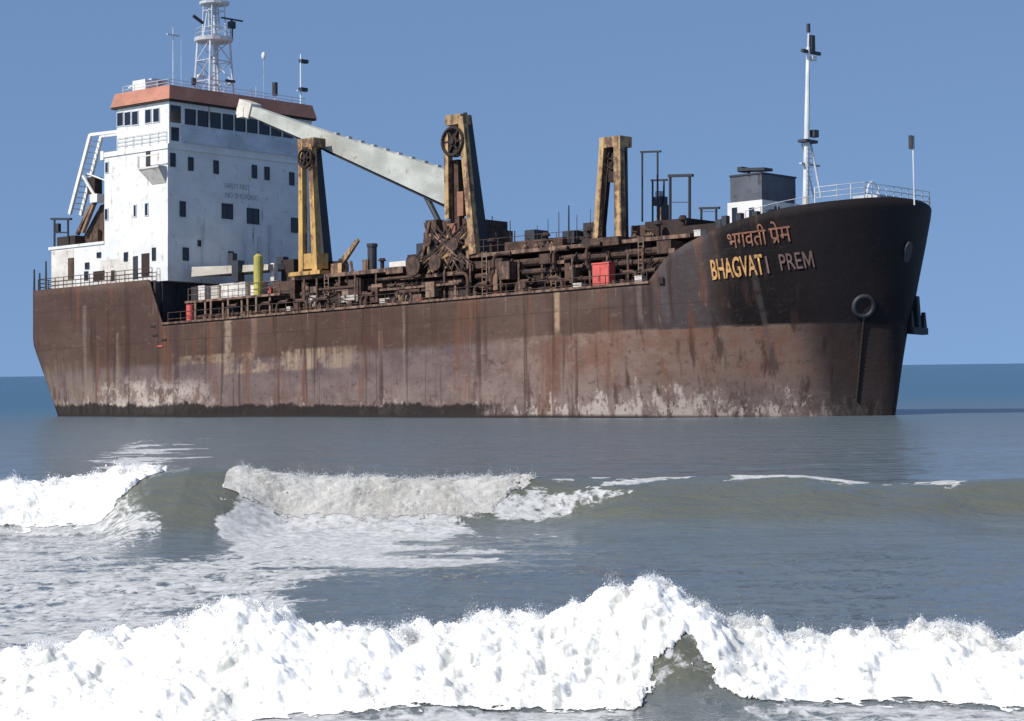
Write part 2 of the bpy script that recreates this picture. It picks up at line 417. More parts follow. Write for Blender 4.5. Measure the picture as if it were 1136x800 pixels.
k = len(hz.v); hz.v += [tuple(c+nh*.03+(a*math.cos(t)+e*math.sin(t))*.62) for t in np.linspace(0, 2*PI, 20, endpoint=False)]
hz.f.append(tuple(range(k, k+20))); hz.mi.append(1)
hz.build('hawse_pipe', ['dark_steel', 'rust_dark'], hull, smooth=True)
ph2 = on_hull(1006, 280); n2 = hull_normal(ph2)
rc = MB(); a2 = Vector((0, 0, 1)); a2 = (a2-n2*a2.dot(n2)).normalized(); e2 = n2.cross(a2); c2 = Vector(ph2)+n2*.14
rc.v = [tuple(c2+a2*(.75*math.cos(t))+e2*(.36*math.sin(t))) for t in np.linspace(0, 2*PI, 18, endpoint=False)]+[tuple(c2-n2*.2+a2*(.75*math.cos(t))+e2*(.36*math.sin(t))) for t in np.linspace(0, 2*PI, 18, endpoint=False)]
rc.f = [tuple(range(18))]+[(i, 18+i, 18+(i+1) % 18, (i+1) % 18) for i in range(18)]; rc.mi = [0]*19
rc.build('mooring_recess', 'dark_steel', hull)
# chain hanging out of the hawse pocket down the bow
ch = MB(); pts = [on_hull(958-.9*i, 350+10.5*i) for i in range(10)]
for p, q in zip(pts[:-1], pts[1:]):
    n = hull_normal(p); p = Vector(p)+n*.09; q = Vector(q)+n*.09
    for i in range(4):
        s0 = p.lerp(q, i/4); s1 = p.lerp(q, (i+.9)/4); ch.tube(s0, s1, .075 if i % 2 else .055, n=6)
ch.build('anchor_chain', 'rust_dark', ship)
# freeing port and small dark fittings on the side
fp = MB(); p = S(733, 311, y=-9.5); fp.box(p[0]-.22, p[0]+.22, -9.53, -9.45, p[2]-.22, p[2]+.22); fp.build('freeing_port', 'rust_dark', hull)
for (px, py) in ((172, 372), (178, 384), (170, 362), (182, 377)):
    p = S(px, py, y=-9.5); fp = MB().box(p[0]-.3, p[0]+.3, -9.56, -9.45, p[2]-.07, p[2]+.07); fp.build('side_rung', 'red_paint' if py == 384 else 'rust_dark', hull)

# ---- lettering on the bow
def lettering(name, body, matl, px0, base0, px1, base1, hpx, extra=None, squash=None):
    cu = bpy.data.curves.new(name, 'FONT'); cu.body = body; cu.fill_mode = 'FRONT'; cu.resolution_u = 3; cu.offset = .018 if body == 'BHAGVAT' else .004
    to = bpy.data.objects.new(name, cu); C.objects.link(to)
    bpy.context.view_layer.update()
    me = bpy.data.meshes.new_from_object(to.evaluated_get(bpy.context.evaluated_depsgraph_get()))
    bpy.data.objects.remove(to)
    if body == ' ': me = bpy.data.meshes.new(name)
    if extra: 
        bmv = [tuple(v.co) for v in me.vertices]; fs = [tuple(p.vertices) for p in me.polygons]
        for q in extra(bmv):
            k = len(bmv); bmv += q; fs.append(tuple(range(k, k+len(q))))
        me = bpy.data.meshes.new(name); me.from_pydata(bmv, [], fs)
    import bmesh
    bm = bmesh.new(); bm.from_mesh(me)
    bmesh.ops.triangulate(bm, faces=bm.faces)
    for _ in range(2):
        lg = [e for e in bm.edges if e.calc_length() > .18]
        if lg: bmesh.ops.subdivide_edges(bm, edges=lg, cuts=1)
    xs = [v.co.x for v in bm.verts]; ys = [v.co.y for v in bm.verts]
    x0, x1, y1 = min(xs), max(xs), max(ys)
    A = on_hull(px0, base0); B = on_hull(px1, base1); T = on_hull(px0, base0-hpx)
    hgt = (T[2]-A[2])
    for v in bm.verts:
        u = (v.co.x-x0)/(x1-x0)
        x = A[0]+(B[0]-A[0])*u; z = A[2]+(B[2]-A[2])*u+hgt*v.co.y/y1
        p = Vector((x, hull_y(x, z), z)); v.co = p+hull_normal(p)*.085
    bmesh.ops.triangulate(bm, faces=bm.faces)
    m2 = bpy.data.meshes.new(name); bm.to_mesh(m2); bm.free(); m2.materials.append(MAT[matl])
    o = bpy.data.objects.new(name, m2); C.objects.link(o); o.parent = hull
    return o
lettering('name_lettering', 'BHAGVAT', 'letter_bright', 791, 310, 849, 303.5, 22)
lettering('name_lettering', 'I', 'letter_faded_shade', 852, 303, 854.2, 302.8, 19)
lettering('name_lettering', 'PRE', 'letter_faded_shade', 867, 300, 891, 297.3, 18)
M_OUT = [(0, 0), (0, .73), (.17, .73), (.45, .28), (.73, .73), (.9, .73), (.9, 0), (.76, 0), (.76, .50), (.45, .03), (.14, .50), (.14, 0)]
lettering('name_lettering', ' ', 'letter_faded_shade', 893, 297, 904, 296, 18, extra=lambda vs: [[(a, b, 0) for a, b in M_OUT]])
def rakar(vs): return []
lettering('devanagari_lettering', '\u092d\u0917\u0935\u0924\u0940', 'letter_dull', 809, 276, 852, 270.5, 23)
def rak(vs):
    xs = [v[0] for v in vs]; x0, x1 = min(xs), max(xs); w = x1-x0
    return [[(x0+.43*w, .34, 0), (x0+.12*w, .06, 0), (x0+.15*w, -.02, 0), (x0+.43*w, .24, 0)]]
lettering('devanagari_lettering', '\u092a\u0947\u092e', 'letter_dull', 855.5, 270, 879, 267, 24, extra=rak)

# ---- superstructure
HY = 8.6; HP = 7.4
XF = 14.1
sp_ = MB()
sp_.box(-.9, XF-.02, -HY, HP, 10.2, 13.9)             # lower tier
sp_.box(6.1, XF, -HY, HP, 13.9, 21.0)                 # upper tiers
sp_.box(5.9, XF+.12, -HY-.1, HP+.1, 20.95, 21.35)     # ledge under the bridge
sp_.box(-1.2, 6.1, -HY-.1, HP+.1, 13.75, 13.98)
sup = sp_.build('superstructure', ['white_paint'], ship)
lg = MB().box(5.7, 6.1, -HY-.12, HP, 20.75, 21.5).build('ledge', 'white_paint', sup)
bs = MB()
bs.box(7.7, XF+.15, -HY+.02, HP-.02, 21.35, 25.0)
bridge = bs.build('bridge', 'white_paint', ship)
rail('bridge_side_railing', [(7.8, -HY-.08, 21.4), (14.0, -HY-.08, 21.4)], .95, 'mast_grey', bridge, 3, .9, .03)
bl = MB().box(13.9, XF+.28, -7.2, HP-.4, 21.55, 23.0).build('window_apron', 'mast_grey', bridge)
rf = MB()
def roofring(x0, x1, y0, y1, z0, z1, ins):
    rf.hexa([(x0, y0, z0), (x1, y0, z0), (x1, y1, z0), (x0, y1, z0), (x0+ins, y0+ins, z1), (x1-ins, y0+ins, z1), (x1-ins, y1-ins, z1), (x0+ins, y1-ins, z1)])
roofring(7.2, XF+.55, -HY-.3, HP+.25, 24.95, 26.1, .28)
rf.box(7.9, XF-.2, -HY+.4, HP-.4, 26.1, 26.22)
rf.build('roof', 'roof_red', bridge)
vz = MB().box(7.25, XF+.5, -HY-.24, HP+.2, 24.80, 24.95).build('eave', 'rust_dark', bridge)

def window(parent, face, u, z, w, h, two=False, fr='dark_steel', dep=.06, pr=.0):
    """framed pane set 2-3 cm proud of a wall; face 'front' (x) or 'side' (y)"""
    b = MB(); t = .07
    def bx(u0, u1, z0, z1, d0, d1):
        if face[0] == 'front': b.box(face[1]+d0, face[1]+d1, u0, u1, z0, z1)
        else: b.box(u0, u1, face[1]-d1, face[1]-d0, z0, z1)
    bx(u-w/2, u+w/2, z-h/2, z+h/2, -.02, .03)
    b.mat(1)
    for a in (-1, 1): bx(u+a*(w/2)-t/2, u+a*(w/2)+t/2, z-h/2-t/2, z+h/2+t/2, -.02, dep)
    for a in (-1, 1): bx(u-w/2+t/2, u+w/2-t/2, z+a*h/2-t/2, z+a*h/2+t/2, -.02, dep-.004)
    if two: bx(u-t/2, u+t/2, z-h/2+t/2, z+h/2-t/2, -.02, dep-.008)
    return b.build('window', ['window_glass', fr], parent)
# bridge front: nine large panes
n = 9; ya, yb = -7.0, 5.3; step = (yb-ya)/n
for i in range(n):
    window(bridge, ('front', XF+.15), ya+step*(i+.5), 23.72, step*.78, 1.22, fr='dark_steel')
window(bridge, ('front', XF+.15), 6.2, 23.72, 1.0, 1.2)
# black panels paint in the shaded wing passage at the bridge front's starboard end
MB().box(XF+.1, XF+.19, -8.45, -7.35, 23.1, 24.5).build('wing_shade_upper', 'window_glass', bridge)
MB().box(XF+.1, XF+.19, -8.35, -7.55, 21.6, 22.7).build('wing_shade_lower', 'window_glass', bridge)
for q in (142, 149.5): pass
# bridge side panes
for (px, py, w) in ((133.5, 132.5, .82), (141.8, 131.8, .82), (150, 131, .82), (164.5, 129, .78), (173.5, 128, .78)):
    p = S(px, py, y=-HY); window(bridge, ('side', -HY+.02), p[0], p[2], w, 1.15, fr='mast_grey')
# front panes of the accommodation
for (px, py) in ((191.5, 177.5), (211.5, 182), (239.5, 185.5), (282, 190.5), (296, 192.5), (323.5, 198.5)):
    p = S(px, py, x=XF); window(sup, ('front', XF), p[1], p[2], .5, 1.05)
for (px, py, w, h, tw) in ((202.5, 232, .55, 1.2, 0), (252, 234.5, 1.15, 1.2, 1), (280.5, 240, 1.3, 1.25, 1), (327, 250, .8, 1.2, 0), (206, 282, .55, 1.0, 0), (256, 286, .5, 1.0, 0), (221, 270, .25, .45, 0)):
    p = S(px, py, x=XF); window(sup, ('front', XF), p[1], p[2], w, h, bool(tw))
# side panes
for (px, py, w, h) in ((118.8, 186, .4, .9), (118.3, 238, .42, .95), (150, 234, .34, 1.0), (162.8, 232.5, .4, 1.05)):
    p = S(px, py, y=-HY); window(sup, ('side', -HY), p[0], p[2], w, h, fr='mast_grey')
for (px, py, w, h) in ((171, 282, .4, 1.0), (140, 285, .45, .7), (110, 283, .5, .4), (97, 295, .5, .5), (96, 306, .45, .7)):
    p = S(px, py, y=-HY); window(sup, ('side', -HY), p[0], p[2], w, h)
# doors on the lower tier side
for (px, py, w, h, mt) in ((161.5, 294, 1.0, 1.9, 'rust_dark'), (150.5, 297, .6, 1.9, 'dark_steel'), (79, 298, .8, 1.8, 'rust_brown'), (125.5, 306, .5, .9, 'rust_dark'), (110, 306, 1.5, .8, 'rust_dark')):
    p = S(px, py, y=-HY)
    z0 = max(10.25, p[2]-h/2)
    MB().box(p[0]-w/2, p[0]+w/2, -HY-.03, -HY+.02, z0, p[2]+h/2).build('door', mt, sup)
# stained plating panels on the lower tier
p = S(130, 296, y=-HY); MB().box(p[0]-2.2, p[0]+2.0, -HY-.022, -HY+.02, 10.3, 12.4).build('stained_panel', 'stained_white', sup)
p = S(72, 290, y=-HY); MB().box(-.88, p[0]+1.2, -HY-.02, -HY+.02, 10.25, 13.6).build('stained_panel', 'stained_white', sup)
# small side platform with its door by the forward corner
p = S(167, 182, y=-HY)
pb = MB().box(p[0]-.6, XF-.1, -HY-.9, -HY, p[2]-.5, p[2]-.35); pb.box(p[0]-.6, p[0]-.45, -HY-.9, -HY-.8, p[2]-.35, p[2]+.6); pb.box(p[0]-.6, XF-.1, -HY-.9, -HY-.82, p[2]+.5, p[2]+.6)
pb.hexa([(p[0]+.2, -HY-.05, p[2]-1.7), (XF-.2, -HY-.05, p[2]-1.7), (XF-.2, -HY, p[2]-1.7), (p[0]+.2, -HY, p[2]-1.7), (p[0]-.5, -HY-.85, p[2]-.5), (XF-.2, -HY-.85, p[2]-.5), (XF-.2, -HY, p[2]-.5), (p[0]-.5, -HY, p[2]-.5)])
pb.build('side_platform', 'stained_white', sup)
p = S(164.5, 174, y=-HY); MB().box(p[0]-.28, p[0]+.28, -HY-.03, -HY+.02, p[2]-.9, p[2]+.9).build('door', 'dark_steel', sup)
# vents and pipes on the shaded front
for (px, pa, pb_, r) in ((300, 250, 300, .07), (272, 255, 300, .06), (288, 262, 296, .09), (225, 250, 300, .04)):
    a = S(px, pa, x=XF+.12); q = S(px, pb_, x=XF+.12); MB().tube(a, q, r).build('drain_pipe', 'mast_grey', sup)
# two faint lines of lettering on the front wall
def wall_text(body, px0, px1, py, h):
    cu = bpy.data.curves.new('wall_lettering', 'FONT'); cu.body = body; cu.resolution_u = 2
    to = bpy.data.objects.new('wall_lettering', cu); C.objects.link(to); bpy.context.view_layer.update()
    me = bpy.data.meshes.new_from_object(to.evaluated_get(bpy.context.evaluated_depsgraph_get())); bpy.data.objects.remove(to)
    xs = [v.co.x for v in me.vertices]; ys = [v.co.y for v in me.vertices]; x0, x1, y1 = min(xs), max(xs), max(ys)
    A = S(px0, py, x=XF); B = S(px1, py, x=XF)
    for v in me.vertices:
        u = (v.co.x-x0)/(x1-x0); v.co = (XF+.012, A[1]+(B[1]-A[1])*u, A[2]+h*(v.co.y/y1-.5))
    me.materials.append(MAT['sign_ink']); o = bpy.data.objects.new('wall_lettering', me); C.objects.link(o); o.parent = sup
wall_text('SAFETY FIRST', 249, 277, 205.5, .42)
wall_text('NO SMOKING', 250, 286, 216, .45)

# bridge roof: rails, boxes, aerials
rail('roof_railing', [(8, -8.2, 26.15), (13.8, -8.2, 26.15), (13.8, 7.0, 26.15)], .55, 'mast_grey', bridge, 2)
p = S(163, 91, y=-6.5); MB().box(p[0]-1.0, p[0]+.6, -7.2, -5.9, 26.2, p[2]+.1).build('roof_locker', 'white_paint', bridge)
p = S(166, 90, y=-5); b = MB(); b.beam((p[0]-1.6, -5, 27.1), (p[0]+1.4, -5, 27.5), 2.0, .15); b.tube((p[0]-1, -5, 26.2), (p[0]-1, -5, 27.1), .1); b.tube((p[0]+1, -5, 26.2), (p[0]+1, -5, 27.4), .1); b.build('roof_shelter', 'mast_grey', bridge)
def aerial(name, px, pt, pbm, x, r, matl='mast_grey', cross=None, lamp=None):
    A = S(px, pbm, x=x); T = S(px, pt, x=x); b = MB().tube((x, A[1], 26.1), T, r, r*.7, 6)
    if cross:
        q = S(px, cross[0], x=x); b.beam((x, q[1]-cross[1], q[2]), (x, q[1]+cross[1], q[2]), .1, .12)
    o = b.build(name, matl, bridge)
    return o, T
aerial('aerial', 192, 30, 90, 9.5, .05, 'mast_grey', (39, .65))
aerial('aerial', 201, 44, 92, 9.0, .025)
aerial('aerial', 226, 62, 98, 9.0, .025)
o, T = aerial('aerial', 333.5, 60, 110, 13, .07, 'mast_white', (101, .4))
MB().box(12.8, 13.2, T[1]-.05, T[1]+.75, T[2]-.75, T[2]-.45).build('flood_lamp', 'dark_steel', bridge)
MB().box(12.8, 13.2, T[1]-.1, T[1]+.65, T[2]-3.2, T[2]-2.9).build('flood_lamp', 'dark_steel', bridge)
o, T = aerial('aerial', 305, 104, 110, 13, .06, 'mast_grey')
MB().tube((13, T[1], T[2]-.15), (13, T[1], T[2]+.95), .24, .24, 9).build('deck_lamp', 'dark_steel', bridge)
o, T = aerial('aerial', 292.5, 62, 108, 12, .02, 'mast_grey')
MB().ball((12, T[1], T[2]), .2, 10, 6, 1.7).build('radome', 'mast_white', bridge)
for px in (278, 284): aerial('aerial', px, 96, 108, 12, .04)
# lattice signal mast
mb = MB()
cx, cy = 9.5, .5
zb, zt = 26.1, 31.45
L4 = [(-1.0, -1.4), (1.0, -1.4), (1.0, 1.4), (-1.0, 1.4)]
U4 = [(-.8, -1.1), (.8, -1.1), (.8, 1.1), (-.8, 1.1)]
for (a, b2), (c_, d_) in zip(L4, U4): mb.tube((cx+a, cy+b2, zb), (cx+c_, cy+d_, zt), .10, .09, 6)
for lv in range(3):
    f0 = lv/3; f1 = (lv+1)/3
    for i in range(4):
        j = (i+1) % 4
        def P_(i, f): return (cx+L4[i][0]*(1-f)+U4[i][0]*f, cy+L4[i][1]*(1-f)+U4[i][1]*f, zb+(zt-zb)*f)
        mb.tube(P_(i, f0), P_(j, f1), .045, n=5); mb.tube(P_(i, f1), P_(j, f1), .05, n=5)
mb.tube((cx, cy+.1, zb), (cx, cy+.1, 36.5), .17, .12, 8)
for s in (-.75, .55): mb.tube((cx+.2, cy+s, zt), (cx, cy+s*.6, 36.2), .07, .06, 6)
mb.tube((cx-.4, cy-.9, zt), (cx-.2, cy-.3, 35), .08, .06, 6)
for a_, b2 in ((-.6, -.75), (.6, -.75), (-.6, .8), (.6, .8)): mb.tube((cx+a_, cy+b2, zt), (cx+a_*.85, cy+b2*.85, 37), .06, n=5)
for z_ in (32.6, 34.0, 35.6): 
    for (p_, q_) in (((-.55, -.7), (.55, -.7)), ((.55, -.7), (.55, .75)), ((-.55, .75), (.55, .75)), ((-.55, -.7), (-.55, .75))): mb.tube((cx+p_[0], cy+p_[1], z_), (cx+q_[0], cy+q_[1], z_), .04, n=4)
for z in np.arange(32, 36, .6): mb.tube((cx+.1, cy-.7, z), (cx+.1, cy+.5, z), .04, n=4)
mast = mb.build('signal_mast', 'mast_grey', ship)
MB().tube((cx, cy, 31.35), (cx, cy, 31.65), 1.6, 1.7, 16).build('mast_platform', 'mast_grey', mast)
rail('platform_railing', [(cx+1.5*math.cos(t), cy+1.5*math.sin(t), 31.65) for t in np.linspace(0, 2*PI, 9)], .8, 'mast_grey', mast, 2, 2, .025)
MB().tube((cx, cy+.1, 34.55), (cx, cy+.1, 34.75), 1.25, 1.3, 12).build('mast_platform', 'mast_grey', mast)
rd = MB().tube((cx+.6, cy+1.5, 31.6), (cx+.6, cy+1.5, 33.2), .12); rd.box(cx+.35, cx+.85, cy+1.25, cy+1.75, 32.6, 33.2); rd.beam((cx+.6, cy+.35, 33.4), (cx+.6, cy+2.75, 33.4), .16, .12); rd.tube((cx+.6, cy+1.5, 33.2), (cx+.6, cy+1.5, 33.4), .1)
rd.build('radar_scanner', 'dark_steel', mast)
MB().beam((cx, cy-2.3, 33.3), (cx, cy-1.2, 32.8), .2, .2).build('signal_horn', 'dark_steel', mast)
MB().tube((cx-.9, cy-1.5, 27.6), (cx-.9, cy-1.5, 28.2), .2).build('mast_lamp', 'dark_steel', mast)
MB().box(cx-.9, cx-.5, cy-1.2, cy-.4, 28.25, 28.5).build('mast_step', 'mast_white', mast)
MB().box(cx+.85, cx+1.05, cy+.5, cy+1.5, 27.9, 28.1).build('mast_step', 'dark_steel', mast)

# ---- stern gear: sloping white ladder frame, davit and boat shelter, flag frame
lb = MB(); A = S(103.5, 150, y=-7.5); Bq = S(80.5, 238, y=-7.5)
for yy in (-7.8, -6.6): lb.beam((A[0], yy, A[2]), (Bq[0], yy, Bq[2]), .22, .32)
for i in range(1, 14):
    f = i/14; lb.tube((A[0]*(1-f)+Bq[0]*f, -7.8, A[2]*(1-f)+Bq[2]*f), (A[0]*(1-f)+Bq[0]*f, -6.6, A[2]*(1-f)+Bq[2]*f), .05, n=4)
T2 = S(123, 152, y=-7.5); lb.beam((A[0], -7.8, A[2]), (7.7, -7.8, A[2]-.1), .2, .25); lb.beam((A[0], -6.6, A[2]), (7.7, -6.6, A[2]-.1), .2, .25)
Cq = S(92, 195, y=-7.8); Dq = S(108, 222, y=-7.8); lb.beam(Cq, Dq, .16, .2); lb.tube((Cq[0]+.1, -7.4, Cq[2]+.2), (Dq[0]+.6, -7.4, Cq[2]-.6), .07)
lb.build('stern_frame', 'white_paint', ship)
fb = MB(); p = S(100, 245, y=-6.5)
fb.hexa([(.9, -7.2, 13.98), (5.9, -7.2, 13.98), (5.9, -2, 13.98), (.9, -2, 13.98), (3.6, -7.0, 17.3), (6.0, -7.0, 17.7), (6.0, -2.5, 17.7), (3.6, -2.5, 17.3)])
fb.box(3.4, 4.0, -7.6, -7.25, 13.98, 15.2)
fb.build('stern_casing', 'rust_brown', ship)
fb = MB(); A = S(86, 260, y=-7.6); Bq = S(101, 228, y=-7.6); fb.beam(A, Bq, .3, .25); A = S(92, 258, y=-7.6); Bq = S(106, 223, y=-7.6); fb.beam(A, Bq, .3, .25); fb.build('davit', 'rust_light', ship)
MB().box(*(lambda a: (a[0]-.45, a[0]+.5, -8.0, -7.2, a[2]-.3, a[2]+.4))(S(107.5, 221, y=-7.6))).build('davit_head', 'white_paint', ship)
MB().box(*(lambda a: (a[0]-.5, a[0]+.5, -7.4, -6.6, a[2]-.7, a[2]+.7))(S(105, 206, y=-7))).build('winch_box', 'rust_dark', ship)
pf = MB()
for px in (60.5, 75.5):
    a = S(px, 243, y=-8.3); pf.tube((a[0], -8.3, 10.2), a, .09, n=6)
a = S(57, 243, y=-8.3); q = S(79, 243, y=-8.3); pf.beam(a, q, .25, .18); a = S(61, 258, y=-8.3); q = S(76, 258, y=-8.3); pf.beam(a, q, .12, .12)
a = S(64, 252, y=-8.3); pf.box(a[0]-.2, a[0]+.2, -8.4, -8.1, a[2]-.4, a[2]+.3)
pf.build('flag_frame', 'dark_steel', ship)
MB().box(*(lambda a: (a[0]-.8, a[0]+1.6, -8.2, -6.5, 13.95, a[2]+.4))(S(72, 268, y=-8))).build('vent_box', 'rust_dark', ship)
rail('stern_railing', [(12.6, -9.0, 10.3), (-2.3, -8.9, 10.3), (-2.3, 8.9, 10.3)], 1.0, 'rust_brown', ship, 3, 1.1, .04)
for px, t in ((38, 299), (51, 290), (44, 303)):
    a = S(px, t, y=-8.9); o = MB().tube((a[0], -8.9, 10.2), a, .1, .07, 6).build('stern_post', 'dark_steel', ship)
# white rails along the poop edge by the house front
rail('poop_railing', [(13.1, -8.9, 10.2), (13.1, 8.9, 10.2)], 1.05, 'stained_white', ship, 2, 1.0, .035)

# ---- main deck: hopper coaming, walkways, pipes
hp = MB()
hp.box(26.2, 44.8, -5.2, 5.6, 6.35, 9.3)
hp.box(45.0, 66.2, -5.2, 5.6, 6.35, 9.7)
for x in np.arange(27, 66, 1.55): hp.box(x-.07, x+.07, -5.45, -5.2, 6.35, 9.2)
hop = hp.build('hopper_coaming', 'rust_dark', ship)
wk = MB()
wk.box(26.1, 36.6, -6.3, 6.2, 9.52, 9.82)
wk.box(36.6, 38.4, -6.3, 6.2, 9.35, 9.85)
wk.box(38.4, 45.0, -6.6, 6.2, 8.78, 9.06)
wk.box(45.0, 66.0, -6.3, 6.2, 9.98, 10.24)
wk.box(36.8, 45, -7.2, -6.6, 8.0, 8.16)
wk.box(15.0, 26.2, -7.6, 6.2, 8.32, 8.5)
wk.build('walkway', 'rust_light', ship)
pp = MB()
for (x0, x1, y, z, r) in ((27, 44.5, -6.0, 8.4, .22), (27.5, 44, -6.4, 7.5, .18), (45, 66, -5.8, 9.3, .3), (46, 65, -6.3, 8.55, .22), (46, 58, -6.6, 7.7, .16), (15.5, 27, -6.5, 7.2, .2), (30, 34, -6.9, 8.55, .12), (36.5, 41, -7, 8.9, .12)):
    pp.tube((x0, y, z), (x1, y, z), r, n=9)
    for x in np.arange(x0+1.2, x1, 3.1): pp.tube((x-.06, y, z), (x+.06, y, z), r*1.5, n=9)
pp.build('deck_pipes', 'rust_brown', ship, smooth=False)
# stanchions: one mesh, many copies
sA = MB().tube((0, 0, 0), (0, 0, 2.0), .09, n=6).build('stanchion', 'tan_post', ship)
sB = MB().tube((0, 0, 0), (0, 0, 3.1), .08, n=6).build('stanchion', 'rust_light', ship)
spots = [(214, 0), (222, 0), (228, 1), (236, 0), (243, 0), (254, 1), (258, 0), (267, 0), (275, 1), (288, 0), (302, 0)]
first = True
xsA = [16.2, 17.4, 18.2, 19.3, 20.3, 21.6, 22.4, 23.6, 24.9]
sA.location = (xsA[0], -7.5, 6.35)
for x in xsA[1:]: dup(sA, (x, -7.5+random.uniform(-.2, .4), 6.35))
sB.location = (26.4, -6.2, 6.35)
x = 26.4
while x < 64:
    x += random.uniform(1.0, 2.3); dup(sB if x > 46 or random.random() < .6 else sA, (x, -6.2-random.uniform(0, 1.2), 6.35))
# low bulwark fittings: bollards, lumps and brackets along the starboard deck edge
bo = MB()
for s in (-.35, .35): bo.tube((s, 0, 0), (s, 0, .7), .16, n=9); bo.tube((s, 0, .7), (s, 0, .76), .2, n=9)
bo.box(-.7, .7, -.22, .22, -.02, .08)
bo = bo.build('bollard', 'rust_light', ship); bo.location = (19.2, -8.8, 6.4)
for x in (23.8, 33.2, 39.5, 47.8, 53.1, 61.6): dup(bo, (x, -8.75, 6.4))
rail('deck_railing', [(14.8, -9.2, 6.45), (44, -9.2, 6.45)], 1.05, 'rust_brown', ship, 2, 1.5, .035)
rail('deck_railing', [(46, -9.2, 6.45), (64.5, -9.2, 6.45)], 1.05, 'rust_brown', ship, 2, 1.7, .035)
rail('walkway_railing', [(45.2, -6.2, 10.24), (58, -6.2, 10.24)], 1.0, 'rust_brown', ship, 2, 1.3, .03)
rail('walkway_railing', [(30, 5.9, 9.82), (44, 5.9, 9.82)], 1.0, 'rust_brown', ship, 2, 1.3, .03)
rail('walkway_railing', [(15.2, -7.4, 8.5), (26, -7.4, 8.5)], 1.0, 'rust_light', ship, 2, 1.2, .03)
# assorted machinery boxes: (px0, py_top, px1, py_bottom, plane y, depth, material, name)
def pbox(name, x0, yt, x1, yb, y, dep, matl, parent=ship):
    a = S(x0, yb, y=y); q = S(x1, yb, y=y); t = S((x0+x1)/2, yt, y=y); zb = S((x0+x1)/2, yb, y=y)[2]
    return MB().box(a[0], q[0], y, y+dep, zb, t[2]).build(name, matl, parent)
for a in (
     
     
    ('machinery_box', 303, 312, 327, 332, -6.5, 3, 'rust_brown'), ('machinery_box', 312, 288, 326, 312, -5, 2.5, 'rust_dark'),
    ('machinery_box', 212, 318, 219, 340, -6.5, 2, 'dark_steel'), ('machinery_box', 268, 333, 300, 352, -6.4, 2, 'rust_dark'),
    ('machinery_box', 342, 318, 352, 325, -6.7, .5, 'rust_light'), ('machinery_box', 372, 318, 398, 322, -6.9, .5, 'rust_light'),
    ('machinery_box', 386, 310, 400, 328, -6.9, .4, 'rust_brown'), ('machinery_box', 412, 315, 424, 325, -6.9, .5, 'rust_light'),
     ('machinery_box', 385, 333, 390, 343, -7.8, .4, 'rust_light'),
    ('machinery_box', 352, 338, 356, 345, -7.8, .4, 'rust_light'), ('machinery_box', 317, 340, 322, 346, -8, .4, 'pale_canvas'),
    ('machinery_box', 432, 290, 450, 298, -5.8, 3, 'stained_white'), ('machinery_box', 452, 282, 470, 306, -6.0, 4, 'rust_dark'),
    ('machinery_box', 520, 289, 560, 297, -6.5, .8, 'rust_brown'), ('machinery_box', 557, 296, 572, 306, -6.8, .6, 'rust_light'),
    ('machinery_box', 545, 300, 552, 322, -7, .6, 'rust_light'), ('machinery_box', 575, 312, 582, 330, -7.6, .5, 'rust_light'),
    ('machinery_box', 612, 289, 626, 293, -6.8, .5, 'rust_light'), 
    ('machinery_box', 628, 294, 646, 297, -6.9, .6, 'rust_light'), ('machinery_box', 582, 255, 593, 275, -4, 1.5, 'dark_steel'),
    ('machinery_box', 647, 247, 658, 266, -3, 1.5, 'dark_steel'), ('machinery_box', 560, 266, 624, 276, -4.5, 3, 'rust_brown'),
    ('machinery_box', 624, 256, 637, 270, -4, 1.5, 'dark_steel'), ('machinery_box', 690, 262, 722, 285, -5.5, 3, 'rust_dark'),
    ('machinery_box', 700, 250, 716, 264, -4.5, 2, 'rust_brown'), ('machinery_box', 716, 244, 762, 282, -4.5, 7, 'rust_dark'),
    ('machinery_box', 756, 249, 796, 262, -5.5, 6, 'rust_dark'), ('machinery_box', 668, 272, 700, 300, -5.8, 1.5, 'rust_dark'),
     
    ('machinery_box', 402, 288, 408, 300, -5, .8, 'rust_light'), ('machinery_box', 360, 290, 376, 302, -5, 1, 'rust_dark'),
):
    pbox(*a)
# valves, bends, hatches, hoses and ladders crowding the deck
rv = random.Random(21)
def valve_mesh():
    b = MB().tube((0, 0, 0), (0, 0, .55), .1, n=7); b.tube((-.22, 0, .2), (.22, 0, .2), .16, n=8); b.ring((0, 0, .62), (0, 0, 1), .2, .03, 12, 5); b.box(-.2, .2, -.02, .02, .6, .64); return b
vA = valve_mesh().build('valve', 'rust_light', ship); vB = valve_mesh().build('valve', 'red_paint', ship)
vA.location = (28.3, -6.9, 6.4); vB.location = (51, -7.0, 6.4)
for k in range(46):
    x = rv.uniform(15.5, 65); y, z = rv.choice(((-6.9, 6.4), (-7.6, 6.4), (-8.1, 6.4), (-6.2, 8.6), (-5.8, 9.0))) if x < 45 else rv.choice(((-6.9, 6.4), (-7.8, 6.4), (-6.5, 8.7), (-5.2, 10.25)))
    dup(vB if k % 15 == 0 else vA, (x, y, z)).rotation_euler = (0, 0, rv.uniform(0, 3))
eb = MB(); pr = None
for i in range(7):
    t = i/6*PI/2; q = (.5*math.sin(t), 0, .9+.5*(1-math.cos(t)) if False else .9+.5*math.sin(t)); q = (.5*(1-math.cos(t)), 0, .9+.5*math.sin(t))
    if pr: eb.tube(pr, q, .13, n=8)
    pr = q
eb.tube((0, 0, 0), (0, 0, .9), .13, n=8).tube((.5, 0, 1.4), (1.3, 0, 1.4), .13, n=8).tube((1.25, 0, 1.4), (1.35, 0, 1.4), .2, n=8).tube((0, 0, .4), (0, 0, .5), .2, n=8)
eb = eb.build('pipe_bend', 'rust_brown', ship); eb.location = (30, -7.3, 6.4)
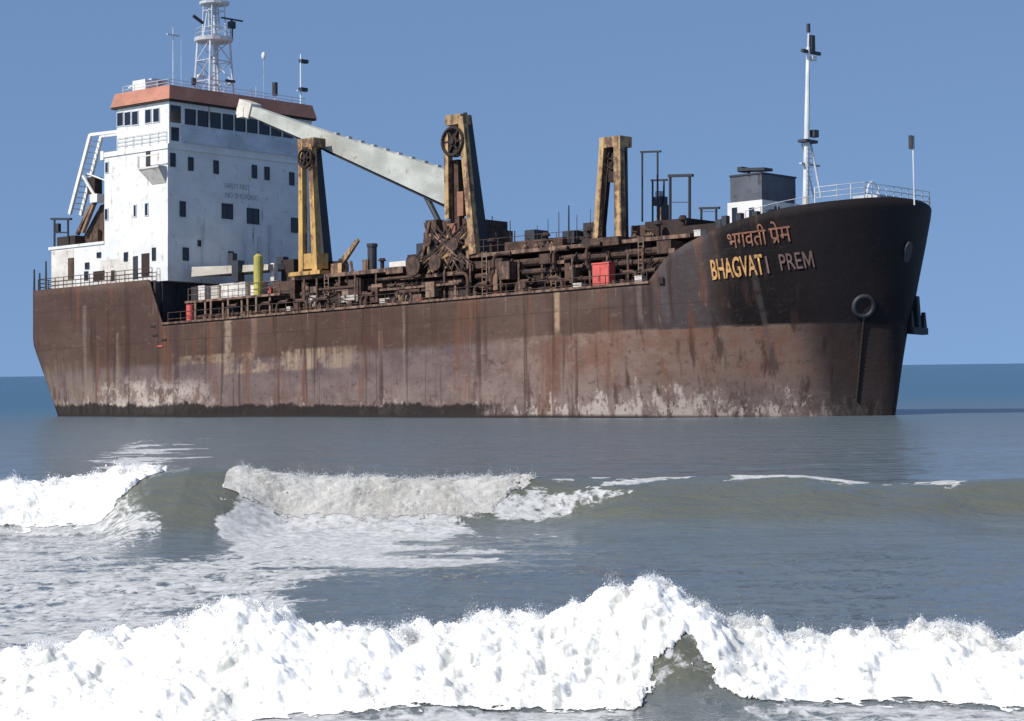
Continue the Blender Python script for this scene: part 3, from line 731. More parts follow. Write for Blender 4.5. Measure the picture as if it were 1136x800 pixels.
for k in range(26):
    x = rv.uniform(17, 64); o = dup(eb, (x, -7.0-rv.uniform(0, 1.0), rv.choice((6.4, 6.4, 7.3 if x > 45 else 6.4, 8.5 if x > 45 else 6.4)))); o.rotation_euler = (0, 0, rv.choice((0, PI, PI/2, .4)))
hm = MB().tube((0, 0, 0), (0, 0, .5), .55, n=14).tube((0, 0, .5), (0, 0, .6), .6, n=14).tube((0, 0, .6), (0, 0, .68), .2, n=10).build('tank_hatch', 'rust_brown', ship); hm.location = (28, -7.9, 6.35)
for x in (34.5, 43, 50.5, 56.2, 60.2, 63): dup(hm, (x, -7.9, 6.35))
vt = MB().tube((0, 0, 0), (0, 0, .9), .16, n=9).tube((0, 0, .9), (0, 0, 1.15), .34, .2, n=10).build('vent_cowl', 'rust_dark', ship); vt.location = (31, -5.5, 9.82)
for x, z in ((35, 9.82), (40.5, 9.06), (46.8, 10.24), (49, 10.24), (51.5, 10.24), (54.2, 10.24), (56, 10.24), (60.8, 10.24), (62.3, 10.24), (64.4, 10.24)): dup(vt, (x, -5.2+rv.uniform(-.5, 1.5), z)).scale = (1, 1, rv.uniform(.6, 1.3))
ld = MB()
for s in (-.22, .22): ld.beam((s, 0, 0), (s, 0, 3.4), .05, .06)
for i in range(11): ld.tube((-.22, 0, .3+i*.3), (.22, 0, .3+i*.3), .025, n=4)
ld = ld.build('deck_ladder', 'tan_post', ship); ld.location = (30.6, -6.75, 6.35)
for x in (47.2, 53.9, 62.0): dup(ld, (x, -6.75, 6.9))
for k in range(14):
    x = rv.uniform(27, 62); L = rv.uniform(2, 5); zt_ = 9.7 if x > 45 else 9.2; b = MB(); pr = None
    for i in range(9):
        f = i/8; q = (x+L*f, -6.75-.2*(k % 3), zt_-1.0-(k % 3)*.5-.5*math.sin(PI*f)+.3*f)
        if pr: b.tube(pr, q, .055, n=5)
        pr = q
    b.build('hose', 'rust_dark', ship)
for k in range(30):
    x = rv.uniform(27, 65); zt_ = 9.95 if x > 45 else 8.7; h = rv.uniform(.5, 1.5); wd = rv.uniform(.3, 1.3); z = rv.uniform(6.4, zt_-h)
    MB().box(x, x+wd, -6.6-rv.uniform(0, .9), -5.6, z, z+h).build('machinery_box', rv.choice(('rust_brown', 'rust_dark', 'rust_dark', 'rust_light', 'rust_brown', 'pale_canvas', 'tan_post')), ship)  # the pale and tan boxes paint sunlit highlights into the dark clutter
# awning of pale sheet over the after deck
aw = MB(); a = S(219, 294, y=-6.8); q = S(310, 300, y=-6.8)
aw.hexa([(14.9, -6.8, 10.55), (24.0, -6.8, 10.5), (24.0, -2, 10.9), (14.9, -2, 10.9), (14.9, -6.75, 11.35), (24.0, -6.75, 10.95), (24.0, -2, 11.3), (14.9, -2, 11.6)])
aw.build('awning', 'pale_canvas', ship)
pbox('vent_post', 257, 289, 264, 312, -7.2, .7, 'dark_steel'); pbox('vent_post', 253, 281, 258, 296, -6, .5, 'dark_steel')
pbox('vent_post', 307, 285, 314, 300, -5, .6, 'dark_steel'); pbox('vent_post', 300, 292, 304, 312, -6.2, .4, 'stained_white')
a = S(413, 295, y=-4.5); t = S(413, 274, y=-4.5); MB().tube((a[0], -4.5, 9.8), (a[0], -4.5, t[2]), .36, n=12).tube((a[0], -4.5, t[2]), (a[0], -4.5, t[2]+.25), .42, n=12).build('vent_post', 'dark_steel', ship)
# small yellow jib
j = MB(); a = S(374, 299, y=-5.5); t = S(397.5, 266, y=-5.5); j.beam(a, t, .35, .5, .2, .3); q = S(386, 290, y=-5.5); j.tube((q[0]+.5, -5.5, 9.8), (q[0]+.3, -5.5, q[2]), .12); j.box(a[0]-.3, a[0]+.9, -5.9, -5.1, 9.8, 10.6)
j.build('small_jib', 'old_yellow', ship)
# thin masts and whip posts standing on the walkway
for (px, pt, pb2, r) in ((546, 240, 282, .05), (566, 245, 280, .04), (571, 256, 280, .06), (631, 228, 270, .07), (620, 235, 268, .035), (608, 243, 270, .03), (733, 230, 300, .07), (640, 238, 266, .03), (655, 232, 262, .025), (702, 250, 262, .06), (550, 258, 285, .08), (596, 250, 272, .03), (584, 262, 280, .05)):
    a = S(px, pb2, y=-4.2); t = S(px, pt, y=-4.2); MB().tube(a, t, r, r*.7, 6).build('thin_post', 'tan_post' if px == 733 else 'dark_steel', ship)

# ---- gantries
def sheave(parent, c, R, w, matl='rust_dark'):
    b = MB(); b.tube((c[0], c[1]+.05, c[2]), (c[0], c[1]+w/2, c[2]), R*.86, n=20)
    for i in range(6): b.beam((c[0], c[1]-w*.2, c[2]), (c[0]+R*.9*math.cos(i*PI/3), c[1]-w*.2, c[2]+R*.9*math.sin(i*PI/3)), w*.3, R*.12)
    b.tube((c[0], c[1]-w*.4, c[2]), (c[0], c[1], c[2]), R*.34, n=12); b.ring((c[0], c[1]-w*.42, c[2]), (0, 1, 0), R*.9, R*.12, 20, 6); b.ring((c[0], c[1]+w*.42, c[2]), (0, 1, 0), R*.9, R*.12, 20, 6)
    b.tube((c[0], c[1]-w*.7, c[2]), (c[0], c[1]+w*.7, c[2]), R*.2, n=8)
    return b.build('sheave', matl, parent)
def legs(parent, segs, y, w, matl):
    for (a, b_, t0, t1) in segs:
        p = S(*a, y=y); q = S(*b_, y=y); MB().beam(p, q, w, t0, w, t1).build('leg', matl, parent)
# aft gantry
G1 = MB(); a = S(345, 300, y=-6); G1.box(a[0]-1.6, a[0]+1.9, -6.9, -4.6, 9.8, 10.1)
g1 = G1.build('gantry', 'yellow_paint', ship)
legs(g1, [((335.5, 160), (336, 303), .42, .48), ((346, 160), (351.5, 303), .42, .6)], -6.4, .5, 'yellow_paint')
a = S(350, 163, y=-4.9); q = S(362, 303, y=-4.9); MB().beam(a, q, .7, .5, .9, .75).build('leg', 'dark_steel', g1)
a = S(336, 296, y=-6.2); q = S(356, 296, y=-6.2); MB().box(a[0], q[0], -6.55, -5.4, 10.3, 11.5).build('cross_beam', 'yellow_paint', g1)
a = S(335, 158, y=-6.2); q = S(351, 158, y=-6.2); MB().box(a[0]-.1, q[0]+.1, -6.62, -5.3, a[2]-.5, a[2]+.2).build('head_beam', 'old_yellow', g1)
a = S(336, 176, y=-6.8); sheave(g1, (a[0]+.35, -6.75, a[2]), .8, .4)
a = S(346, 170, y=-4); q = S(347, 296, y=-4); MB().beam(a, q, .3, .35).build('lifting_ram', 'rust_dark', g1)
# middle gantry
G2 = MB()
for r_ in ((452, 282, 470, 306), (462, 268, 530, 300), (470, 255, 528, 270), (478, 244, 522, 258)):
    a = S(r_[0], r_[3], y=-5.6); q = S(r_[2], r_[3], y=-5.6); t = S((r_[0]+r_[2])/2, r_[1], y=-5.6); G2.box(a[0], q[0], -5.6, -1.5, a[2]-.2, t[2])
g2 = G2.build('gantry', 'rust_brown', ship)
legs(g2, [((497, 150), (498, 243), .42, .42), ((513, 130), (527, 282), .5, .65)], -6.2, .5, 'old_yellow')
a = S(516, 128, y=-5.2); q = S(534, 284, y=-5.2); MB().beam(a, q, .9, .45, 1.1, .8).build('leg', 'dark_steel', g2)
a = S(500, 133, y=-5.8); q = S(517, 133, y=-5.8); MB().box(a[0], q[0], -6.42, -5.2, a[2]-.5, a[2]+.25).build('head_beam', 'old_yellow', g2)
a = S(501, 157, y=-6.5); sheave(g2, (a[0]+.1, -6.3, a[2]), 1.15, .5)
a = S(506, 178, y=-5.6); q = S(508, 260, y=-5.6); MB().beam(a, q, .6, .9).build('lifting_ram', 'rust_brown', g2)
a = S(514, 228, y=-6.1); MB().box(a[0]-.25, a[0]+.35, -6.5, -6.0, a[2]-.8, a[2]+1).build('control_box', 'letter_dull', g2)
for (px, py) in ((497, 130), (516, 125)):
    a = S(px, py+6, y=-5.6); t = S(px, py, y=-5.6); MB().tube(a, t, .16).build('mast_lamp', 'dark_steel', g2)
# machinery heap at its foot
for (x0, yt, x1, yb, mt) in ((451, 285, 468, 306, 'rust_dark'), (462, 270, 470, 306, 'dark_steel'), (474, 268, 481, 300, 'rust_light'), (484, 262, 489, 300, 'rust_dark'), (492, 268, 500, 300, 'rust_brown'), (503, 265, 509, 280, 'stained_white'), (505, 280, 514, 302, 'rust_brown'), (516, 262, 520, 300, 'rust_light'), (480, 285, 488, 305, 'rust_brown'), (490, 282, 497, 302, 'old_yellow'), (472, 244, 484, 258, 'rust_brown'), (496, 248, 505, 262, 'letter_dull')):
    pbox('winch_part', x0, yt, x1, yb, -6.0-random.random()*.5, .9, mt, g2)
wd = MB().tube((0, -.7, 0), (0, .7, 0), .42, n=14)
for yy in (-.75, .75): wd.tube((0, yy-.05, 0), (0, yy+.05, 0), .72, n=18)
for k in range(7): wd.ring((0, -.55+k*.18, 0), (0, 1, 0), .44, .07, 14, 5)
wd = wd.build('winch_drum', 'rust_brown', g2); a = S(466, 296, y=-6.4); wd.location = a
for (px, py, sc_) in ((489, 292, .85), (478, 268, .55), (508, 272, .6)):
    a = S(px, py, y=-6.5); dup(wd, a).scale = (sc_,)*3
rz = random.Random(5)
for k in range(44):
    a = S(rz.uniform(456, 528), rz.uniform(285, 304), y=-6.7); q = S(rz.uniform(470, 522), rz.uniform(246, 275), y=-6.3); MB().tube(a, q, rz.uniform(.03, .11), n=6).build('brace', rz.choice(('rust_brown', 'rust_light', 'rust_dark', 'old_yellow')), g2)
# fore gantry
a = S(678, 268, y=-5.5); g3 = MB().box(a[0]-1.8, a[0]+1.6, -6.6, -4.2, 9.9, 10.5).build('gantry', 'rust_brown', ship)
legs(g3, [((670, 158), (662.5, 268), .42, .48), ((686.5, 155), (688, 268), .6, .65)], -6.0, .5, 'old_yellow')
a = S(690, 156, y=-4.9); q = S(691, 268, y=-4.9); MB().beam(a, q, .8, .35, .8, .4).build('leg', 'dark_steel', g3)
a = S(671, 158, y=-4.4); q = S(666, 268, y=-4.4); MB().beam((a[0]+.5, -4.4, a[2]), (q[0]+.1, -4.4, q[2]), .4, .35).build('leg', 'rust_dark', g3)
a = S(669, 156, y=-5.8); q = S(692, 156, y=-5.8); MB().box(a[0], q[0], -6.22, -4.9, a[2]-.6, a[2]+.15).build('head_beam', 'old_yellow', g3)
a = S(679, 175, y=-6); sheave(g3, (a[0], -5.6, a[2]), .85, .5)
a = S(682, 180, y=-5.4); q = S(682, 202, y=-5.4); MB().beam(a, q, .6, .7).build('lifting_ram', 'rust_dark', g3)

# ---- grey crane jib resting fore and aft between the middle gantry and the bridge
jb = MB(); T0 = S(275, 121, y=-4.2); T1 = S(503, 209.5, y=-4.2)
p0, p1 = Vector(T0), Vector(T1)
def lp(f): return p0.lerp(p1, f)
jb.beam(lp(0), lp(.42), .8, .75, 1.0, 1.3); jb.beam(lp(.42), lp(1), 1.0, 1.3, 1.2, 2.5)
boom = jb.build('crane_jib', 'boom_grey', ship)
hd = MB(); hd.beam(lp(-.028), lp(.035), 1.1, 1.25); d_ = (p1-p0).normalized(); hd.box(p0.x-.7, p0.x+.1, -4.8, -3.6, p0.z-.7, p0.z+.1); hd.build('jib_head', 'stained_white', boom)
cf = MB(); u_ = Vector((0, 0, 1))
for k in range(9):
    f = .45+k*.06; c0 = lp(f)+Vector((0, 0, .62+.6*(f-.42)/.58+.03)); cf.box(c0.x-.18, c0.x+.18, -4.4, -4.0, c0.z-.1, c0.z+.16)
cf.build('jib_fitting', 'boom_grey', boom)
un = MB()  # dark strips painting the shaded underside of the jib
q0 = lp(.1)+Vector((-.15, 0, -.52)); q1 = lp(.42)+Vector((-.25, 0, -.78)); q2 = lp(1)+Vector((-.5, 0, -1.38))
un.beam(q0, q1, .5, .12); un.beam(q1, q2, .6, .14); un.build('jib_underside_shade', 'dark_steel', boom)
a = S(471, 214, y=-4.2); q = S(487, 246, y=-4.2); MB().tube(a, q, .22, n=8).build('luffing_ram', 'dark_steel', boom)

# ---- thin steel frames forward
def frame(x0, x1, yt, yb, y, r, matl, extra=()):
    b = MB(); a = S(x0, yt, y=y); q = S(x1, yt, y=y); a2 = S(x0, yb, y=y); q2 = S(x1, yb, y=y)
    b.beam(a, a2, r*2, r*2); b.beam(q, q2, r*2, r*2); b.beam((a[0]-.15, y, a[2]), (q[0]+.3, y, q[2]), r*3, r*2.6)
    for (f, k) in extra:
        u = S(x0, yt+(yb-yt)*f, y=y); w = S(x1, yt+(yb-yt)*f, y=y); b.tube(u, w, r*.5, n=4)
    return b.build('steel_frame', matl, ship)
frame(712.5, 729.5, 168.5, 246, -2, .05, 'dark_steel'); frame(743.5, 765, 195, 244, -2, .075, 'dark_steel', ((.6, 0),))
frame(724, 736.5, 200, 246, -1, .05, 'dark_steel'); frame(778, 794.5, 231, 250, -2, .06, 'dark_steel', ((.2, 0),))
pbox('winch_part', 725, 218, 734, 228, -1.2, .7, 'dark_steel'); pbox('winch_part', 729, 227, 736, 246, -1.2, .7, 'dark_steel')
pbox('winch_part', 727, 212, 732, 220, -1.2, .5, 'mast_grey')

# ---- forecastle house, foremast, rails
fh = MB(); fx1 = 69.7; fx0 = 66.95
fh.box(fx0-.15, fx1+.1, -3.1, 1.3, 9.0, 12.5)
fho = fh.build('forecastle_house', 'white_paint', ship)
MB().box(fx0+.05, fx1, -3, .95, 12.5, 14.3).build('wheel_cover', 'housing_grey', fho)
MB().box(fx0, fx1+.06, -3.06, 1.0, 14.3, 14.42).build('cover_rim', 'dark_steel', fho)
a = S(823, 190, y=-2); q = S(850, 192, y=-2); MB().beam((a[0], -2, 14.85), (q[0]+.2, -2, 14.7), 1.0, .2).tube((a[0]+.6, -2, 14.4), (a[0]+.6, -2, 14.8), .12).box(a[0]-.1, a[0]+.3, -2.4, -1.6, 14.7, 15.05).build('roof_hatch', 'dark_steel', fho)
for px in (815, 834):
    a = S(px, 236, y=-3.1); MB().box(a[0]-.22, a[0]+.22, -3.14, -3.05, a[2]-.75, a[2]+.35).build('doorway', 'window_glass', fho)
a = S(862, 234, x=fx1+.1); MB().box(fx1+.08, fx1+.14, a[1]-.3, a[1]+.3, a[2]-.5, a[2]+.3).build('doorway', 'window_glass', fho)
fm = MB(); A = S(893, 218, y=-.5); T = S(897, 30, y=-.5)
A = Vector((A[0], -.5, 10.5)); T = Vector(T)
fm.tube(A, A.lerp(T, .55), .24, .19, 10); fm.tube(A.lerp(T, .55), A.lerp(T, .9), .19, .13, 10); fm.tube(A.lerp(T, .9), T, .07, .04, 6)
fmo = fm.build('foremast', 'mast_white', ship)
def fpt(py, dx=0, dy=0): 
    f = (218-py)/188.; p = Vector(S(893+4*f, py, y=-.5)); return p+Vector((dx, dy, 0))
p = fpt(156); MB().box(p.x-.35, p.x+.35, p.y-.5, p.y+.9, p.z-.15, p.z+.05).build('mast_platform', 'dark_steel', fmo)
p = fpt(152); MB().box(p.x+.1, p.x+.5, p.y+.3, p.y+.8, p.z, p.z+.5).build('mast_lamp', 'dark_steel', fmo)
p = fpt(50); MB().box(p.x-.12, p.x+.2, p.y+.15, p.y+.55, p.z-.5, p.z+.7).build('mast_lamp', 'dark_steel', fmo)
p = fpt(57.5); MB().box(p.x-.1, p.x+.1, p.y-.7, p.y+1.4, p.z-.1, p.z+.12).build('cross_arm', 'dark_steel', fmo)
p = fpt(36); MB().tube(p, p+Vector((0, 0, .6)), .14).build('mast_lamp', 'dark_steel', fmo)
p = fpt(60); MB().box(p.x-.1, p.x+.25, p.y+.2, p.y+.7, p.z-.4, p.z-.1).build('mast_lamp', 'mast_white', fmo)
p = fpt(182); MB().box(p.x-.1, p.x+.1, p.y-.6, p.y+1.6, p.z-.06, p.z+.06).build('cross_arm', 'mast_grey', fmo)
a = fpt(160, .2, .3); MB().tube(a, S(911, 220, y=0), .08).tube(fpt(160, -.2, -.2), S(903, 220, y=2), .06).build('mast_brace', 'mast_grey', fmo)
b = MB()
for py in range(166, 216, 5): p = fpt(py); b.tube(p+Vector((.3, -.3, 0)), p+Vector((.3, .35, 0)), .03, n=4)
b.build('mast_ladder', 'mast_grey', fmo)
st_ = MB()
for q in (S(790, 250, y=-6), S(1010, 215, y=0)): st_.tube(fpt(60), q, .012, n=4)
# bow rails following the bulwark
pts = []
for x in list(np.arange(72.5, 79.4, 1.05)):
    z = lerp_tab(SHEER, x); pts.append((x, -max(.0, half_breadth(x, z)-.15), z))
ptsP = [(x, -y, z) for x, y, z in pts[::-1]]
k0 = 4
rail('bow_railing', pts[k0:]+ptsP[:-1], 1.05, 'mast_white', ship, 3, .8, .042)
rail('bow_railing', pts[:k0+1], .5, 'mast_grey', ship, 1, 1.2, .03)
a = S(960, 219, y=-1.5); hp2 = MB()
hp2.ring((a[0]+.6, -1.5, 12.2), (1, .2, 0), .95, .06, 18, 5); hp2.build('fairlead_hoop', 'mast_white', ship)
MB().box(76, 78, -1.2, 1.2, 10.6, 12.35).build('windlass', 'mast_grey', ship)
MB().box(73.2, 74.6, .2, 1.8, 10.2, 12.3).build('windlass', 'mast_grey', ship)
MB().box(72.2, 74.6, -2.5, -2.2, 10.0, 11.9).tube((73, -2.4, 11.9), (73, -2.4, 12.5), .2).build('windlass', 'stained_white', ship)
A = S(1014, 204, y=0); T = S(1012.5, 150, y=0); js = MB().tube((A[0], 0, 11.5), T, .05, .04, 6); jso = js.build('jack_staff', 'mast_white', ship)
p = S(1011, 157, y=0); MB().box(p[0]-.12, p[0]+.14, -.16, .16, p[2]-.5, p[2]+.4).build('staff_lamp', 'dark_steel', jso)
# fore end dark fittings under the forecastle rail
for (px, py) in ((800, 247), (806, 243), (822, 240), (840, 238), (856, 236)):
    a = S(px, py, y=-7.5); MB().box(a[0]-.2, a[0]+.2, -7.8, -7.4, a[2]-1.0, a[2]+.2).build('bitt', 'dark_steel', ship)

# ---- loose things standing on the deck (each its own thing)
def loose(name, matl, build, world, label, cat, group=None):
    o = empty(name); o.matrix_world = SHIP_M @ Matrix.Translation(world)
    build(o); tag(o, label, cat, group); return o
def red_locker(o):
    MB().box(-.75, .75, -.35, .35, 0, 2.1).build('cabinet', 'red_paint', o)
    MB().box(-.8, .8, -.4, .4, 2.1, 2.2).build('lid', 'red_paint', o)
    MB().box(-.7, -.04, -.39, -.35, .15, 1.95).build('door', 'red_paint', o); MB().box(.04, .7, -.39, -.35, .15, 1.95).build('door', 'red_paint', o)
    MB().tube((-.12, -.41, .9), (-.12, -.41, 1.3), .03, n=6).build('handle', 'dark_steel', o)
a = S(665, 320, y=-8.2); loose('deck_locker', 0, red_locker, (a[0], -7.7, 6.36), 'bright red cabinet standing on the rusty main deck near the bow', 'locker')
def red_drum(o):
    MB().tube((0, 0, 0), (0, 0, 1.7), .32, n=16).build('body', 'red_paint', o)
    b = MB()
    for z in (.05, .6, 1.15, 1.68): b.ring((0, 0, z), (0, 0, 1), .32, .025, 16, 5)
    b.build('hoops', 'red_paint', o)
a = S(210, 357, y=-8.6); loose('red_tank', 0, red_drum, (a[0], -8.5, 6.36), 'faded red upright tank on the deck just ahead of the poop', 'tank')

def storage_box(rect, y, dep, matl, label):
    x0, yt, x1, yb = rect; a = S(x0, yb, y=y); q = S(x1, yb, y=y); mid_ = S((x0+x1)/2, yb, y=y); t = S((x0+x1)/2, yt, y=y); h = t[2]-mid_[2]; w_ = (q[0]-a[0])/2
    zf = 8.51 if x1 < 300 else 10.25 if x0 > 750 else 6.36
    zf = min(mid_[2], zf) if x0 < 300 else mid_[2]; h = t[2]-zf
    def mk(o):
        MB().box(-w_, w_, -dep/2, dep/2, 0, h-.06).build('body', matl, o); MB().box(-w_-.03, w_+.03, -dep/2-.03, dep/2+.03, h-.06, h).build('lid', matl, o)
    return loose('storage_box', 0, mk, ((a[0]+q[0])/2, y+dep/2, zf), label, 'box', 'pale boxes standing on the deck')
storage_box((244, 314, 272, 332), -7.0, 1.4, 'stained_white', 'wide pale box standing on the after walkway beside the yellow green cylinder')
storage_box((220, 317, 227, 331), -7.2, .8, 'stained_white', 'narrow off white box at the stern end of the after walkway')
storage_box((234, 317, 243, 330), -7.2, .8, 'pale_canvas', 'dull grey beige box on the after walkway next to the wide pale box')
storage_box((278, 316, 290, 330), -6.6, 1, 'stained_white', 'off white box half hidden behind the foot of the yellow green cylinder')
storage_box((421, 331, 432, 336), -7.8, .6, 'pale_canvas', 'low flat pale box on the deck edge below the grey crane jib')
storage_box((636, 314, 645, 320), -7.8, .5, 'stained_white', 'small flat whitish box on the deck edge just aft of the red cabinet')
storage_box((704, 306, 712, 312), -7.8, .6, 'stained_white', 'small off white box at the foot of the bow bulwark')
storage_box((770, 255, 777, 262), -7.2, .6, 'stained_white', 'small whitish box on the high deck behind the rising bow bulwark')
def gas_cylinder(o):
    MB().tube((0, 0, 0), (0, 0, 3.1), .36, n=16).tube((0, 0, 3.1), (0, 0, 3.3), .36, .14, 16).build('body', 'lime_paint', o, smooth=False)
    MB().tube((0, 0, 3.3), (0, 0, 3.48), .06, n=8).box(-.12, .12, -.05, .05, 3.45, 3.52).build('valve', 'dark_steel', o)
a = S(286.5, 318, y=-7); loose('gas_cylinder', 0, gas_cylinder, (a[0], -7, 8.51), 'tall yellow green cylinder standing upright in front of the white bridge house', 'cylinder')
# port anchor stowed against the stem, seen beyond it
def anchor(o):
    MB().beam((-.1, 0, 1.6), (.05, 0, -.7), .35, .4).build('shank', 'dark_steel', o)
    MB().beam((0, -.85, -.75), (0, .95, -.75), .5, .45).build('crown', 'dark_steel', o)
    for s in (-1, 1): MB().hexa([(-.2, s*.5, -.9), (.2, s*.5, -.9), (.2, s*.95, -.9), (-.2, s*.95, -.9), (-.12, s*.7, .55), (.12, s*.7, .55), (.12, s*.85, .55), (-.12, s*.85, .55)]).build('fluke', 'dark_steel', o)
loose('anchor', 0, anchor, S(1017.5, 355, x=78.6), 'black anchor hanging against the far side of the bow', 'anchor')
# ================================================================== SEA
def perlin_table(seed):
    r = np.random.default_rng(seed); p = r.permutation(256); return np.concatenate([p, p]), r.normal(size=(256, 3))
def perlin(x, y, z, seed=0):
    p, gr = perlin_table(seed); gr = gr/np.linalg.norm(gr, axis=1, keepdims=True)
    xi, yi, zi = np.floor(x).astype(int), np.floor(y).astype(int), np.floor(z).astype(int)
    xf, yf, zf = x-xi, y-yi, z-zi
    u, v, w = [t*t*t*(t*(t*6-15)+10) for t in (xf, yf, zf)]
    r = 0
    for a in (0, 1):
        for b in (0, 1):
            for c in (0, 1):
                h = p[(p[(p[(xi+a) & 255]+yi+b) & 255]+zi+c) & 255]
                gg = gr[h]
                d = gg[..., 0]*(xf-a)+gg[..., 1]*(yf-b)+gg[..., 2]*(zf-c)
                r = r+d*(u if a else 1-u)*(v if b else 1-v)*(w if c else 1-w)
    return r*1.6
def fbm(x, y, z=0., oct=4, seed=0, gain=.5):
    z = np.zeros_like(x)+z; s = 0; a = 1
    for i in range(oct):
        k = 2.03**i; s = s+a*perlin(x*k, y*k, z*k+i*7.1, seed+i); a *= gain
    return s
def billow(x, y, z=0., oct=4, seed=0, gain=.5):
    z = np.zeros_like(x)+z; s = 0; a = 1
    for i in range(oct):
        k = 2.07**i; s = s+a*(2.6*np.abs(perlin(x*k, y*k, z*k+i*3.7, seed+i))-.75); a *= gain
    return s
def sm(x, a, b):
    t = np.clip((x-a)/(b-a), 0, 1); return t*t*(3-2*t)

# crest of the near breaker: distance and height along x (metres)
def tab(x, T): return np.interp(x, [t[0] for t in T], [t[1] for t in T])
# photo columns -> metres at the crest (about 28.6 m off): x = (px-568)*28.6/3000
def cx28(px): return (px-568)*28.6/FPX
A_TOP = [(-300, 728), (0, 722), (75, 714), (150, 702), (200, 689), (241, 674), (270, 668), (301, 671), (321, 684), (351, 696), (401, 697), (451, 701), (502, 698), (532, 687), (570, 681), (616, 677), (641, 662), (691, 645), (721, 634), (741, 642), (757, 652), (782, 668), (817, 688), (867, 700), (967, 703), (1068, 704), (1136, 708), (1400, 712)]
def hA(x, d=28.6):
    px = x*FPX/28.6+568
    py = tab(px, A_TOP); yh = 410.3-.0132*(px-568)
    return np.maximum(.12, HCAM-.09-(py-yh)*d/FPX)
dA = 28.6
def crestA(x): return dA+.15*np.sin(x*.7)+.1*np.sin(x*1.9+1)
# unbroken gap in the near breaker
def gapA(x):
    px = x*FPX/28+568
    return sm(px, 700, 722)*(1-sm(px, 760, 790))
# second breaker about 59 m off
B_TOP = [(-400, 540), (0, 536), (60, 533), (130, 526), (185, 517), (215, 512), (253, 516), (350, 525), (450, 529), (550, 527), (605, 527), (700, 526), (810, 522), (890, 522), (960, 531), (1060, 533), (1136, 530), (1500, 530)]
def hB(x, d=59.5):
    px = x*FPX/d+568; py = tab(px, B_TOP); yh = 410.3-.0132*(px-568)
    return np.maximum(.1, HCAM-.10*(1-sm(px, 600, 700))-(py-yh)*d/FPX)
def crestB(x): return 59.5+.5*np.sin(x*.21+.5)+.2*np.sin(x*.6)

def wave_profile(t, front, back):
    """t>0 seaward (behind the crest), t<0 towards the shore"""
    f = np.where(t < 0, np.exp(-(np.abs(t)/front)**2.2), np.exp(-(np.abs(t)/back)**1.6))
    return f
def gA0(X):
    px = X*FPX/28+568
    return sm(px, 640, 715)*(1-sm(px, 790, 880))
def sea_height(X, Y):
    z = np.zeros_like(X)
    near = 1-sm(Y, 200, 420)
    z += near*.05*fbm(X*.05, Y*.10, 1., 3, 41)
    z += (1-sm(Y, 90, 180))*.042*fbm(X*.55, Y*.9, 2., 4, 51)
    z += (1-sm(Y, 40, 60))*.016*fbm(X*2.6, Y*3.8, 3., 3, 61)
    # low swells farther out
    z += .16*np.exp(-((Y-96-1.5*np.sin(X*.06))/5.5)**2)*(.6+.4*np.sin(X*.11))
    z += .12*np.exp(-((Y-135-2*np.sin(X*.05))/8)**2)
    tb = Y-crestB(X); pxb = X*FPX/59.5+568
    calm = sm(pxb, 600, 720)*(1-.75*sm(pxb, 980, 1080))
    slope = sm(pxb, 120, 186)*(1-sm(pxb, 248, 330))
    z += hB(X)*(1-.12*calm)*wave_profile(tb, 1.95+1.4*calm+1.5*slope, 5.5)
    ta = Y-crestA(X)
    z += hA(X)*.94*wave_profile(ta, 1.3+.1*gA0(X), 2.4)
    z += .10*np.exp(-((Y-44-.6*np.sin(X*.3))/2.2)**2)
    return z
